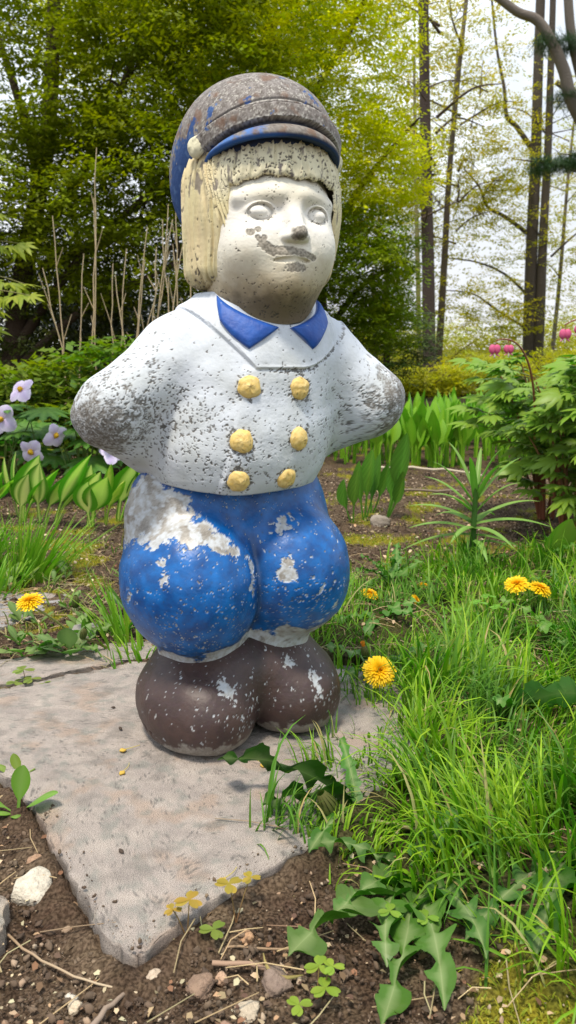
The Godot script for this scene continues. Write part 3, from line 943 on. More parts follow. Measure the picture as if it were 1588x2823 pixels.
func stone_color(x: float, d: float, tone: Color, f: float) -> Color:
	var a := n2.get_noise_2d(x * 18.0, d * 20.0)
	var c := tone.lerp(Color(tone.r * 0.72, tone.g * 0.72, tone.b * 0.74), clampf(0.4 + a * 0.8, 0, 1))
	c = c.lerp(Color(0.43, 0.31, 0.23), 0.55 * ss(0.12, 0.45, n2.get_noise_2d(x * 11.0 + 20.0, d * 11.0)))
	c = c.lerp(Color(0.24, 0.25, 0.22), 0.6 * ss(0.05, 0.5, n2.get_noise_2d(x * 30.0 - 20.0, d * 30.0)))
	# dark flecks and a dirty rim
	c = c.lerp(Color(0.13, 0.12, 0.11), 0.8 * ss(0.50, 0.66, n1.get_noise_2d(x * 260.0, d * 230.0) * 0.75 + 0.35 * n1.get_noise_2d(x * 37.0, d * 37.0)))
	c = c.lerp(Color(0.19, 0.17, 0.15), 0.45 * ss(0.1, 0.5, n2.get_noise_2d(x * 16.0, d * 18.0 + 11.0)))
	return Color(c.r * f, c.g * f, c.b * f)

func build_stones() -> void:
	var grain := noise_tex(31, 0.20, 1024, 4)
	var gr := Gradient.new()
	gr.set_color(0, Color(0.36, 0.36, 0.37)); gr.set_color(1, Color(1, 1, 1))
	gr.add_point(0.47, Color(0.90, 0.89, 0.88))
	gr.set_offset(0, 0.26); gr.set_offset(2, 0.62)
	grain.color_ramp = gr
	var st := mat("granite", 0.82)
	st.albedo_texture = grain
	st.uv1_triplanar = true
	st.uv1_world_triplanar = true
	st.uv1_scale = Vector3(4.2, 4.2, 7.0)
	st.normal_enabled = true
	st.normal_texture = noise_tex(32, 0.06, 512, 5, true, 8.0)
	st.normal_scale = 0.2
	var tone := Color(0.485, 0.42, 0.37)
	solo("flagstone", slab_mesh(SLAB, 0.0, 0.055, 0.010, tone), st, "large pinkish grey flagstone with a pointed corner under the statue", "flagstone", "flagstones of the garden path")
	solo("flagstone", slab_mesh(SLAB_B, -0.006, 0.04, 0.016, tone, 18, 150), st, "narrow grey flagstone behind the large one, half covered by weeds", "flagstone", "flagstones of the garden path")
	solo("flagstone", slab_mesh(SLAB_C, -0.004, 0.04, 0.012, Color(0.46, 0.43, 0.42), 14, 110), st, "grey flagstone beside the left dandelion flower", "flagstone", "flagstones of the garden path")
	solo("flagstone", slab_mesh(SLAB_D, 0.004, 0.03, 0.012, Color(0.55, 0.47, 0.38), 14, 110), st, "pale flat rock in the soil beside the white stone", "rock", "")
	# single stones
	var peb := mat("pebble", 0.85)
	peb.normal_enabled = true
	peb.normal_texture = M.granite.normal_texture
	peb.uv1_triplanar = true
	peb.uv1_scale = Vector3(9, 9, 9)
	var list := [
		[-0.232, 0.660, 0.020, 0.8, Color(0.66, 0.60, 0.49), "white angular stone on the soil beside the flagstone's left edge", -0.005],
		[-0.243, 0.70, 0.008, 0.7, Color(0.40, 0.25, 0.16), "small brown pebble above the white angular stone", 0.0],
		[-0.105, 0.556, 0.0085, 0.65, Color(0.55, 0.44, 0.33), "cream pebble at the pointed tip of the flagstone", 0.0],
		[-0.068, 0.546, 0.013, 0.6, Color(0.30, 0.20, 0.14), "brown pebble just right of the flagstone's tip", 0.0],
		[-0.034, 0.602, 0.006, 0.8, Color(0.50, 0.30, 0.17), "orange pebble under the green clover sprig", 0.0],
		[-0.052, 0.556, 0.006, 0.8, Color(0.55, 0.36, 0.24), "tan pebble beside the brown one by the flagstone's tip", 0.0],
		[-0.030, 0.524, 0.010, 0.5, Color(0.52, 0.44, 0.33), "flat cream pebble near the pale curled leaf", 0.0],
		[-0.010, 0.552, 0.013, 0.6, Color(0.26, 0.19, 0.15), "dull brown pebble against the toothed dandelion leaf", 0.0],
		[-0.165, 0.535, 0.005, 0.9, Color(0.68, 0.62, 0.52), "tiny white pebble in the front soil", 0.0],
		[-0.160, 0.527, 0.0055, 0.8, Color(0.66, 0.55, 0.40), "tiny cream pebble in the front soil", 0.0],
		[-0.185, 0.49, 0.008, 0.75, Color(0.58, 0.42, 0.25), "yellowish pebble at the front left of the soil", 0.0],
		[-0.285, 0.585, 0.010, 0.6, Color(0.55, 0.48, 0.40), "pale rubble stone under the flat rock", 0.0],
		[-0.265, 0.57, 0.012, 0.5, Color(0.50, 0.42, 0.35), "pale rubble stone at the end of the flat rock", 0.0],
		[-0.12, 0.487, 0.009, 0.8, Color(0.58, 0.46, 0.32), "cream pebble beside the forked twig", 0.0],
		[-0.045, 0.495, 0.014, 0.5, Color(0.40, 0.25, 0.18), "reddish brown pebble in the front soil", 0.0],
		[0.0, 0.485, 0.009, 0.8, Color(0.55, 0.42, 0.28), "cream pebble beside the curled yellow leaf", 0.0],
		[0.268, 2.31, 0.030, 0.75, Color(0.33, 0.28, 0.23), "fist sized brown stone in the bare bed behind the statue", 0.0],
		[0.39, 3.05, 0.018, 0.6, Color(0.62, 0.56, 0.50), "white pebble in the bed before the lily of the valley", 0.0],
		[0.45, 3.2, 0.020, 0.6, Color(0.62, 0.56, 0.50), "larger white pebble in the bed before the lily of the valley", 0.0],
		[0.37, 3.3, 0.016, 0.6, Color(0.42, 0.36, 0.30), "grey pebble in the bed before the lily of the valley", 0.0],
		[0.05, 1.9, 0.015, 0.7, Color(0.45, 0.38, 0.30), "brown pebble in the bed right behind the statue", 0.0],
		[-0.36, 1.36, 0.030, 0.5, Color(0.30, 0.28, 0.26), "flat grey stone behind the narrow flagstone", 0.0],
	]
	for a in list:
		var mb := MB.new()
		var r: float = a[2]
		mb.lump(Vector3.ZERO, Vector3(r, r * a[3], r * rr(0.75, 1.0)), a[4], n2, 0.42, 1.1, 12, 18, rr(0, 6), Color(a[4].r * 0.7, a[4].g * 0.68, a[4].b * 0.66))
		solo("stone" if r > 0.012 else "pebble", mb.mesh(), peb, a[5], "stone" if r > 0.012 else "pebble", "stones lying in the soil", W(a[0], a[1], ground_y(a[0], a[1]) + r * a[3] * 0.45 + a[6]), 0.0)
	# crumbs of soil and grit: nobody could count them
	var cm := MB.new()
	cm.lump(Vector3.ZERO, Vector3(1, 0.5, 0.75), Color.WHITE, n2, 1.1, 1.7, 5, 7)
	var where := []
	var tint := PackedColorArray()
	for k in 42000:
		var d := 0.42 + 3.2 * pow(rng.randf(), 1.7)
		var x := rr(-1.0, 1.0) * (0.20 + d * 0.36)
		var q := Vector2(x, d)
		var spill := 0.0
		if Geometry2D.is_point_in_polygon(q, SLAB) and d < 0.95:
			var e := inside(q, SLAB)
			if rng.randf() < 0.75 * ss(0.035, 0.004, e) and n1.get_noise_2d(x * 30.0, d * 30.0) > -0.25: spill = 0.020
		if spill == 0.0 and Geometry2D.is_point_in_polygon(q, SLAB) or Geometry2D.is_point_in_polygon(q, SLAB_B) and rng.randf() < 0.8 or Geometry2D.is_point_in_polygon(q, SLAB_C): continue
		if grassy(x, d) > 0.6 and rng.randf() < 0.8: continue
		var r := 0.0008 + 0.0040 * pow(rng.randf(), 7.0) + 0.001 * (d - 0.4)
		var b := Basis.from_euler(Vector3(rr(0, 6), rr(0, 6), rr(0, 6))).scaled(Vector3.ONE * r)
		where.append(Transform3D(b, W(x, d, (ground_y(x, d) + 0.004 if spill == 0.0 else 0.0005) + r * 0.2)))
		if spill > 0.0: where[-1].basis = where[-1].basis.scaled(Vector3.ONE * 0.6)
		var c := soil_color(x, d)
		var f := rr(0.6, 1.25)
		c = Color(c.r * f, c.g * f, c.b * f)
		if rng.randf() < 0.07: c = Color(0.45, 0.36, 0.26).lerp(Color(0.30, 0.19, 0.12), rng.randf())
		if c.g > c.r * 0.8: where[-1].basis = where[-1].basis.scaled(Vector3.ONE * 0.45)
		tint.append(c)
	var cmt := mat("crumb", 0.95)
	copies("soil_crumbs", cm.mesh(), cmt, where, tint)
	# scraps of dead leaf and bark chips
	var fm := MB.new()
	for k in 5: fm.add(Vector3(cos(k * 1.257) * (1.0 if k % 2 == 0 else 0.6), 0.25 * sin(k * 2.1), sin(k * 1.257) * 0.7), Vector3.UP, Color.WHITE)
	for k in range(1, 4): fm.tri(0, k, k + 1)
	var fw := []
	var ft := PackedColorArray()
	for k in 5200:
		var d := 0.42 + 2.6 * pow(rng.randf(), 1.5)
		var x := rr(-1.0, 1.0) * (0.20 + d * 0.36)
		var q := Vector2(x, d)
		if Geometry2D.is_point_in_polygon(q, SLAB): continue
		if Geometry2D.is_point_in_polygon(q, SLAB_B) and rng.randf() < 0.7: continue
		var r := rr(0.0012, 0.0045) * (0.8 + 0.35 * d)
		fw.append(Transform3D(Basis.from_euler(Vector3(rr(-0.6, 0.6), rr(0, TAU), rr(-0.6, 0.6))).scaled(Vector3.ONE * r), W(x, d, ground_y(x, d) + 0.007)))
		ft.append(vary([Color(0.36, 0.25, 0.14), Color(0.20, 0.11, 0.06), Color(0.48, 0.38, 0.24), Color(0.10, 0.06, 0.04)][rng.randi() % 4], 0.25))
	copies("leaf_litter", fm.mesh(), cmt, fw, ft)

func stick(path: PackedVector3Array, r0: float, r1: float, c0: Color, c1: Color, label: String, called := "twig", cat := "twig") -> void:
	var mb := MB.new()
	var p0 := path[0]
	var q := PackedVector3Array()
	for k in path.size():
		q.append(path[k] - p0 + Vector3(n1.get_noise_3dv(path[k] * 60.0), n1.get_noise_3dv(path[k] * 60.0 + Vector3(7, 0, 0)), n1.get_noise_3dv(path[k] * 60.0 + Vector3(0, 9, 0))) * r0 * 0.9)
	mb.tube(q, r0, r1, c0, c1, 7)
	solo(called, mb.mesh(), M.bark, label, cat, "", p0)

func on_ground(x: float, d: float, up := 0.003) -> Vector3: return W(x, d, ground_y(x, d) + up)

func build_twigs() -> void:
	var tan_ := Color(0.30, 0.20, 0.12)
	var pale := Color(0.50, 0.40, 0.27)
	stick(curve3(on_ground(-0.235, 0.60, 0.006), on_ground(-0.18, 0.545, 0.012), on_ground(-0.115, 0.538, 0.006), 12), 0.0011, 0.0008, tan_, pale, "thin bent tan stalk lying across the soil before the flagstone's tip")
	stick(curve3(on_ground(-0.150, 0.475, 0.006), on_ground(-0.14, 0.51, 0.01), on_ground(-0.125, 0.535, 0.006), 8), 0.0030, 0.0016, Color(0.30, 0.23, 0.18), Color(0.26, 0.19, 0.14), "forked brown twig in the front soil")
	stick(curve3(on_ground(-0.05, 0.59, 0.004), on_ground(-0.02, 0.585, 0.006), on_ground(0.02, 0.588, 0.004), 6), 0.0011, 0.0008, tan_, tan_, "short straight twig right of the clover")
	stick(curve3(on_ground(-0.06, 0.568, 0.006), on_ground(-0.03, 0.566, 0.008), on_ground(0.0, 0.56, 0.005), 6), 0.0022, 0.0016, Color(0.34, 0.22, 0.15), Color(0.30, 0.2, 0.14), "reddish bark twig by the brown pebble")
	stick(curve3(W(-0.075, 0.755, 0.003), W(-0.04, 0.75, 0.005), W(0.0, 0.735, 0.003), 6), 0.0006, 0.0005, Color(0.30, 0.24, 0.18), tan_, "hair thin stem lying on the flagstone")
	stick(curve3(on_ground(0.30, 3.42, 0.02), on_ground(0.45, 3.52, 0.05), on_ground(0.80, 3.3, 0.02), 14), 0.007, 0.005, Color(0.52, 0.45, 0.34), Color(0.45, 0.38, 0.28), "long pale branch laid along the edge of the lily bed", "branch", "branch")
	stick(curve3(on_ground(0.24, 3.0, 0.02), on_ground(0.38, 2.86, 0.03), on_ground(0.62, 2.9, 0.02), 12), 0.007, 0.004, Color(0.20, 0.15, 0.11), Color(0.22, 0.17, 0.12), "dark crooked stick on the soil of the bed", "branch", "branch")
	stick(curve3(on_ground(-0.44, 2.62, 0.03), on_ground(-0.38, 2.7, 0.03), on_ground(-0.2, 2.8, 0.03), 8), 0.006, 0.005, Color(0.34, 0.28, 0.22), Color(0.30, 0.25, 0.18), "grey stick lying behind the statue's hip", "branch", "branch")
	# small dropped things on the flagstone
	for a in [[-0.215, 0.965, 0.004, "dark crumb of bark left of the shoes"], [-0.238, 1.03, 0.003, "smallest dark crumb of bark, farthest back on the flagstone"], [-0.16, 0.70, 0.004, "dark crumb of bark nearest the flagstone's pointed tip"]]:
		var mb := MB.new()
		mb.lump(Vector3.ZERO, Vector3(a[2], a[2] * 0.4, a[2] * 0.5), Color(0.06, 0.04, 0.03), n2, 0.6, 2.0, 6, 8)
		solo("bark_crumb", mb.mesh(), M.bark, a[3], "bark crumb", "bark crumbs on the flagstone", W(a[0], a[1], 0.001 + a[2] * 0.3), rr(0, 3))
	for a in [[-0.20, 0.905, 0.4, "yellow fallen maple flower left of the statue's shoes"], [-0.19, 0.85, 1.2, "tiny yellow fallen flower on the flagstone before the shoes"], [-0.028, 0.868, 2.4, "yellow fallen flower on a stalk before the statue's toes"], [-0.06, 0.655, 0.8, "yellow petal fallen at the flagstone's right edge"]]:
		var mb := MB.new()
		mb.lump(Vector3.ZERO, Vector3(0.0045, 0.0022, 0.003), Color(0.55, 0.36, 0.06), n2, 0.8, 2.5, 6, 8)
		mb.tube(curve3(Vector3(0.003, 0.001, 0), Vector3(0.012, 0.003, 0.003), Vector3(0.022, 0.001, -0.004), 5), 0.0005, 0.0004, Color(0.45, 0.38, 0.10), Color(0.5, 0.4, 0.12), 5)
		solo("fallen_blossom", mb.mesh(), M.bark, a[3], "blossom", "blossoms fallen on the flagstone", W(a[0], a[1], 0.002), a[2])
# ------------------------------------------------------------------ plants of the beds and the lawn
var G1 := Color(0.085, 0.22, 0.018)
var G2 := Color(0.15, 0.33, 0.025)

func vary(c: Color, a := 0.2) -> Color:
	var f := 1.0 + rr(-a, a)
	return Color(c.r * f * (1.0 + rr(-a, a) * 0.6), c.g * f, c.b * f)

func frame(dir: Vector3, up: Vector3) -> Basis:           # z along dir, y near up
	var z := dir.normalized()
	var x := up.cross(z)
	if x.length() < 0.01: x = Vector3.RIGHT.cross(z)
	x = x.normalized()
	return Basis(x, z.cross(x), z)

# a flat lobed leaf of radius 1, tip along +z, from an outline function; stalk joins at the origin
func lobed(lobes: Array, tooth: float, sag: float, c0: Color, c1: Color, steps := 9, vein := Color(-1, 0, 0), across := 2) -> MB:
	# lobes: [angle from the tip in degrees, length, half width]
	var mb := MB.new()
	for lb in lobes:
		var a := deg_to_rad(lb[0])
		var dir := Vector3(sin(a), 0, cos(a))
		var side := Vector3(cos(a), 0, -sin(a))
		var path := PackedVector3Array()
		var w := PackedFloat32Array()
		for k in steps + 1:
			var t := float(k) / steps
			path.append(dir * (lb[1] * t) + Vector3(0, 0.10 * t - sag * t * t + 0.012 * sin(lb[0]), 0))
			var body: float = pow(sin(PI * clampf(pow(t, 0.75), 0.0, 1.0)), 0.8) * lb[2]
			body = maxf(body, lb[2] * 0.55 * (1.0 - t) * minf(1.0, t * 6.0))
			w.append(maxf(0.001, body * (1.0 + tooth * (1.0 if k % 2 == 0 else -1.0) * (1.0 if t > 0.25 else 0.3))))
		mb.blade(path, w, side, 0.18, vein if vein.r >= 0.0 else c0, c1, Color(-1, 0, 0), across)
	return mb

func petiole(mb: MB, a: Vector3, b: Vector3, bow: Vector3, r0: float, r1: float, c: Color, c2: Color) -> void:
	mb.tube(curve3(a, (a + b) * 0.5 + bow, b, 7), r0, r1, c, c2, 5)

func grass_blade(bend_: float, wide: float, segs := 6) -> ArrayMesh:
	var mb := MB.new()
	var path := PackedVector3Array()
	var w := PackedFloat32Array()
	for k in segs + 1:
		var t := float(k) / segs
		var a := bend_ * t * t
		path.append(Vector3(0, 0, 0) if k == 0 else path[k - 1] + Vector3(0, cos(a), sin(a)) / segs)
		w.append(wide * (1.0 - pow(t, 2.2)) * (0.75 + 0.25 * minf(1.0, t * 5.0)) + 0.0004)
	mb.blade(path, w, Vector3.RIGHT, 0.35, Color(0.80, 0.85, 0.8), Color(1, 1, 1), Color(1.15, 1.05, 0.9), 1)
	return mb.mesh()

func build_grass() -> void:
	leafy("grass_blade", 0.45, Color(0.55, 0.85, 0.25))
	var kinds := [grass_blade(0.35, 0.016), grass_blade(0.9, 0.018), grass_blade(1.5, 0.017), grass_blade(2.3, 0.016), grass_blade(0.7, 0.030)]
	var where := [[], [], [], [], []]
	var tint := [PackedColorArray(), PackedColorArray(), PackedColorArray(), PackedColorArray(), PackedColorArray()]
	# tussocks and single blades over the lawn
	var seeds := []
	for k in 7200:
		var d := 0.46 + 2.2 * pow(rng.randf(), 1.35)
		var x := rr(-0.15, 1.15) * (0.35 + d * 0.42)
		var g := grassy(x, d)
		if rng.randf() > g * (0.5 + 0.8 * ss(-0.35, 0.2, n1.get_noise_2d(x * 7.0 + 3.0, d * 7.0))): continue
		if d < 0.60 and rng.randf() < 0.3: continue
		seeds.append([x, d])
	for s in seeds:
		var lush := ss(-0.4, 0.5, n1.get_noise_2d(s[0] * 4.0 + 9.0, s[1] * 4.0))
		var n := 3 + rng.randi() % 6
		var lean := n1.get_noise_2d(s[0] * 3.0, s[1] * 3.0 + 20.0) * 5.0
		for j in n:
			var x: float = s[0] + rr(-0.016, 0.016)
			var d: float = s[1] + rr(-0.016, 0.016)
			var kd := rng.randi() % 5
			if kd == 4 and rng.randf() < 0.6: kd = 1
			var h := rr(0.045, 0.135) * (0.55 + 0.65 * lush) * (0.8 if d < 0.75 else 1.0)
			if d > 1.35: h *= 0.80
			if Vector2(x - 0.05, d - 1.0).length() < 0.12: h *= 0.7
			for f in [[0.127, 1.02], [0.42, 1.36], [0.46, 1.36], [0.158, 1.42], [0.244, 1.42], [0.113, 1.08], [0.05, 0.78], [0.085, 0.76], [0.02, 0.80]]:
				if absf(x / d - f[0] / f[1]) < 0.035 and d < f[1] + 0.03 and d > f[1] - 0.28: h *= 0.55
			var b := Basis(Vector3.UP, lean + rr(-1.5, 1.5)) * Basis(Vector3.RIGHT, rr(-0.15, 0.55) if rng.randf() < 0.75 else rr(0.5, 1.25))
			var wd := h * rr(0.8, 1.25) if kd < 4 else h * 0.8
			wd = clampf(wd, 0.075, 0.14)
			b = b * Basis.from_scale(Vector3(wd, h, h))
			where[kd].append(Transform3D(b, W(x, d, ground_y(x, d) - 0.004)))
			var c := Color(0.14, 0.31, 0.012).lerp(Color(0.32, 0.50, 0.020), rng.randf() * (0.5 + 0.5 * lush))
			var dry := n1.get_noise_2d(s[0] * 6.0 + 50.0, s[1] * 6.0)
			c = c.lerp(Color(0.07, 0.20, 0.03), ss(0.0, 0.5, -dry) * 0.7)
			if rng.randf() < 0.06 + 0.06 * dry: c = Color(0.46, 0.38, 0.16)
			tint[kd].append(vary(c, 0.18))
	# sparse weeds of grass round the flagstones and the left bed
	for k in 2600:
		var d := rr(1.22, 2.1)
		var x := rr(-0.95, -0.02) * (0.3 + d * 0.35)
		if Geometry2D.is_point_in_polygon(Vector2(x, d), SLAB_B) or Geometry2D.is_point_in_polygon(Vector2(x, d), SLAB_C) or Geometry2D.is_point_in_polygon(Vector2(x, d), SLAB): continue
		if rng.randf() > 0.35 + 0.5 * n1.get_noise_2d(x * 8.0, d * 8.0): continue
		var h := rr(0.015, 0.07)
		var kd := rng.randi() % 4
		var b := Basis(Vector3.UP, rr(0, TAU)) * Basis(Vector3.RIGHT, rr(0.0, 1.3)) * Basis.from_scale(Vector3(0.09, h, h))
		where[kd].append(Transform3D(b, W(x, d, ground_y(x, d))))
		tint[kd].append(vary(Color(0.17, 0.28, 0.03) if rng.randf() < 0.6 else Color(0.40, 0.33, 0.15), 0.25))
	for kd in 5: copies("grass", kinds[kd], M.grass_blade, where[kd], tint[kd])
	# moss: short soft shoots
	var mw := []
	var mt := PackedColorArray()
	for k in 60000:
		var d := 0.42 + 2.6 * pow(rng.randf(), 1.4)
		var x := rr(-1.0, 1.0) * (0.20 + d * 0.36)
		var c := soil_color(x, d)
		if c.g < c.r * 0.80 or grassy(x, d) > 0.8: continue
		if d < 1.25 and x < 0.2 and Geometry2D.is_point_in_polygon(Vector2(x, d), SLAB): continue
		var h := rr(0.004, 0.010) * (0.8 + 0.3 * d)
		mw.append(Transform3D(Basis(Vector3.UP, rr(0, TAU)) * Basis(Vector3.RIGHT, rr(0, 0.9)) * Basis.from_scale(Vector3(0.045, h, h)), W(x, d, ground_y(x, d) + 0.002)))
		mt.append(vary(Color(0.42, 0.40, 0.03).lerp(Color(0.26, 0.32, 0.03), rng.randf()), 0.25))
	copies("moss", kinds[1], M.grass_blade, mw, mt)
	# dry stalks and clippings lying about
	var straw := MB.new()
	straw.tube(PackedVector3Array([Vector3(-0.5, 0, 0), Vector3(0, 0.06, 0.05), Vector3(0.5, 0, 0)]), 0.012, 0.008, Color.WHITE, Color.WHITE, 4, false)
	var sw := []
	var st := PackedColorArray()
	for k in 1500:
		var d := 0.45 + 1.5 * pow(rng.randf(), 1.2)
		var x := rr(-1.0, 0.9) * (0.2 + d * 0.36)
		if Geometry2D.is_point_in_polygon(Vector2(x, d), SLAB): continue
		if d < 1.2 and rng.randf() < 0.72: continue
		var l := rr(0.02, 0.075)
		sw.append(Transform3D(Basis(Vector3.UP, rr(0, TAU)) * Basis(Vector3.FORWARD, rr(-0.2, 0.2)) * Basis.from_scale(Vector3(l, 0.05, 0.06)), W(x, d, ground_y(x, d) + rr(0.004, 0.014))))
		st.append(vary(Color(0.42, 0.32, 0.17) if rng.randf() < 0.7 else Color(0.24, 0.15, 0.09), 0.25))
	copies("straw_litter", straw.mesh(), M.bark, sw, st)

func grass_tuft(x: float, d: float, n: int, h: float, lean: float, label: String) -> void:
	var mb := MB.new()
	for k in n:
		var az := rr(0, TAU)
		var out := rr(0.05, 0.75)
		var o := Vector3(cos(az), 0, sin(az)) * rr(0.0, 0.07)
		var dir := Vector3(cos(az) * out + lean, 1.0, sin(az) * out * 0.7).normalized()
		var l := h * rr(0.5, 1.0)
		var tip := o + dir * l + Vector3(dir.x, -0.5, dir.z) * l * rr(0.0, 0.35)
		var path := curve3(o, o + dir * l * 0.6, tip, 7)
		var w := PackedFloat32Array()
		for j in 8: w.append(0.0024 * (1.0 - pow(j / 7.0, 2.0)) + 0.0002)
		var c := vary(Color(0.14, 0.32, 0.02).lerp(Color(0.26, 0.42, 0.03), rng.randf()), 0.15)
		mb.blade(path, w, Vector3(-sin(az), 0, cos(az)), 0.3, c, c, Color(-1, 0, 0), 1)
	var o := solo("grass_tuft", mb.mesh(), M.blade_leaf, label, "grass tuft", "", on_ground(x, d, -0.005))

# ---- dandelions
func flower_head(r: float, seed_: int) -> ArrayMesh:
	var mb := MB.new()
	for ring in 7:
		var n: int = [44, 40, 34, 28, 20, 12, 7][ring]
		var el: float = [-0.10, 0.10, 0.30, 0.52, 0.76, 1.02, 1.3][ring]
		var l: float = r * [1.0, 0.97, 0.88, 0.76, 0.62, 0.50, 0.42][ring]
		for k in n:
			var a := TAU * (k + 0.5 * (ring % 2) + rr(-0.25, 0.25)) / n
			var out := Vector3(cos(a), 0, sin(a))
			var e := el + rr(-0.10, 0.10)
			var dir := out * cos(e) + Vector3.UP * sin(e)
			var ll := l * rr(0.85, 1.06)
			var path := PackedVector3Array([out * r * 0.05, dir * ll * 0.55 + Vector3.UP * ll * 0.08, dir * ll - Vector3.UP * ll * 0.06])
			var w := PackedFloat32Array([r * 0.035, r * 0.062, r * 0.045])
			var c := Color(0.92, 0.66, 0.008).lerp(Color(0.86, 0.45, 0.004), ring / 6.0)
			mb.blade(path, w, Vector3(-sin(a), 0, cos(a)), 0.25, vary(c, 0.10), vary(c, 0.06), Color(-1, 0, 0), 1)
	return mb.mesh()

func dandelion(x: float, d: float, y: float, r: float, tilt: Vector3, foot: Vector3, label: String, share := 1.0) -> void:
	var o := thing("dandelion_flower", label, "dandelion", foot)
	var top := W(x, d, y) - foot
	var st := MB.new()
	var n := tilt.normalized()
	petiole(st, Vector3.ZERO, top - n * r * 0.35, Vector3(0, absf(top.y) * 0.2, 0) - n * 0.01, 0.0020, 0.0017, Color(0.30, 0.30, 0.10), Color(0.34, 0.36, 0.12))
	part("stalk", st.mesh(), M.blade_leaf, o)
	var b := frame(n, Vector3(0.1, 0.2, -1)) * Basis(Vector3.RIGHT, PI * 0.5)
	var hd := part("flower_head", flower_head(r, 1), M.petal, o)
	hd.transform = Transform3D(b * Basis.from_scale(Vector3(1, 1, share)), top)
	var cal := MB.new()
	for k in 16:
		var a := TAU * k / 16.0
		var out := Vector3(cos(a), 0, sin(a))
		cal.blade(PackedVector3Array([Vector3(0, -r * 0.42, 0), out * r * 0.26 + Vector3(0, -r * 0.25, 0), out * r * 0.34 + Vector3(0, -0.02 * r, 0)]), PackedFloat32Array([r * 0.05, r * 0.07, r * 0.01]), Vector3(-sin(a), 0, cos(a)), 0.2, G1, G1, Color(-1, 0, 0), 1)
	var c2 := part("bracts", cal.mesh(), M.blade_leaf, o)
	c2.transform = Transform3D(b, top)

func bud(at: Vector3, dir: Vector3, l: float, foot: Vector3, label: String, tipc: Color, stalk := Color(0.42, 0.36, 0.16)) -> void:
	var o := thing("dandelion_bud", label, "dandelion bud", foot)
	var top := at - foot
	var z := dir.normalized()
	var st := MB.new()
	st.tube(curve3(Vector3.ZERO, top * 0.5 + Vector3(0, 0.006, 0) - z * 0.006, top - z * l * 0.4, 9), 0.0026, 0.0020, stalk, stalk.lerp(G1, 0.3), 8)
	part("stalk", st.mesh(), M.blade_leaf, o)
	var mb := MB.new()
	var b := frame(z, Vector3.UP)
	for k in 13:
		var a := TAU * k / 13.0
		var out := b * Vector3(cos(a), sin(a), 0)
		var path := PackedVector3Array()
		var w := PackedFloat32Array()
		for j in 6:
			var t := j / 5.0
			path.append(top + z * (t - 0.4) * l + out * l * (0.12 + 0.17 * sin(PI * minf(t * 0.9 + 0.12, 1.0))))
			w.append(l * 0.085 * (1.0 - 0.6 * t))
		mb.blade(path, w, z.cross(out), 0.2, Color(0.10, 0.13, 0.03), Color(0.05, 0.075, 0.02), Color(0.16, 0.15, 0.05), 1)
	part("bud", mb.mesh(), M.blade_leaf, o)
	var rf := MB.new()
	for k in 9:
		var a := TAU * k / 9.0
		var out := b * Vector3(cos(a), sin(a), 0)
		rf.blade(PackedVector3Array([top - z * l * 0.4 + out * l * 0.1, top - z * l * 0.46 + out * l * 0.25, top - z * l * 0.72 + out * l * 0.26]), PackedFloat32Array([l * 0.05, l * 0.05, l * 0.01]), z.cross(out), 0.2, Color(0.40, 0.40, 0.22), Color(0.32, 0.34, 0.15), Color(-1, 0, 0), 1)
	part("bracts", rf.mesh(), M.blade_leaf, o)
	if tipc.r > 0.2:
		var tp := MB.new()
		for k in 10:
			var a := TAU * k / 10.0
			var out := b * Vector3(cos(a), sin(a), 0)
			tp.blade(PackedVector3Array([top + z * l * 0.45 + out * l * 0.08, top + z * l * 0.75 + out * l * 0.12, top + z * l * 0.95 + out * l * 0.16]), PackedFloat32Array([l * 0.06, l * 0.06, l * 0.03]), z.cross(out), 0.2, tipc, tipc, Color(-1, 0, 0), 1)
		part("petal_tip", tp.mesh(), M.petal, o)

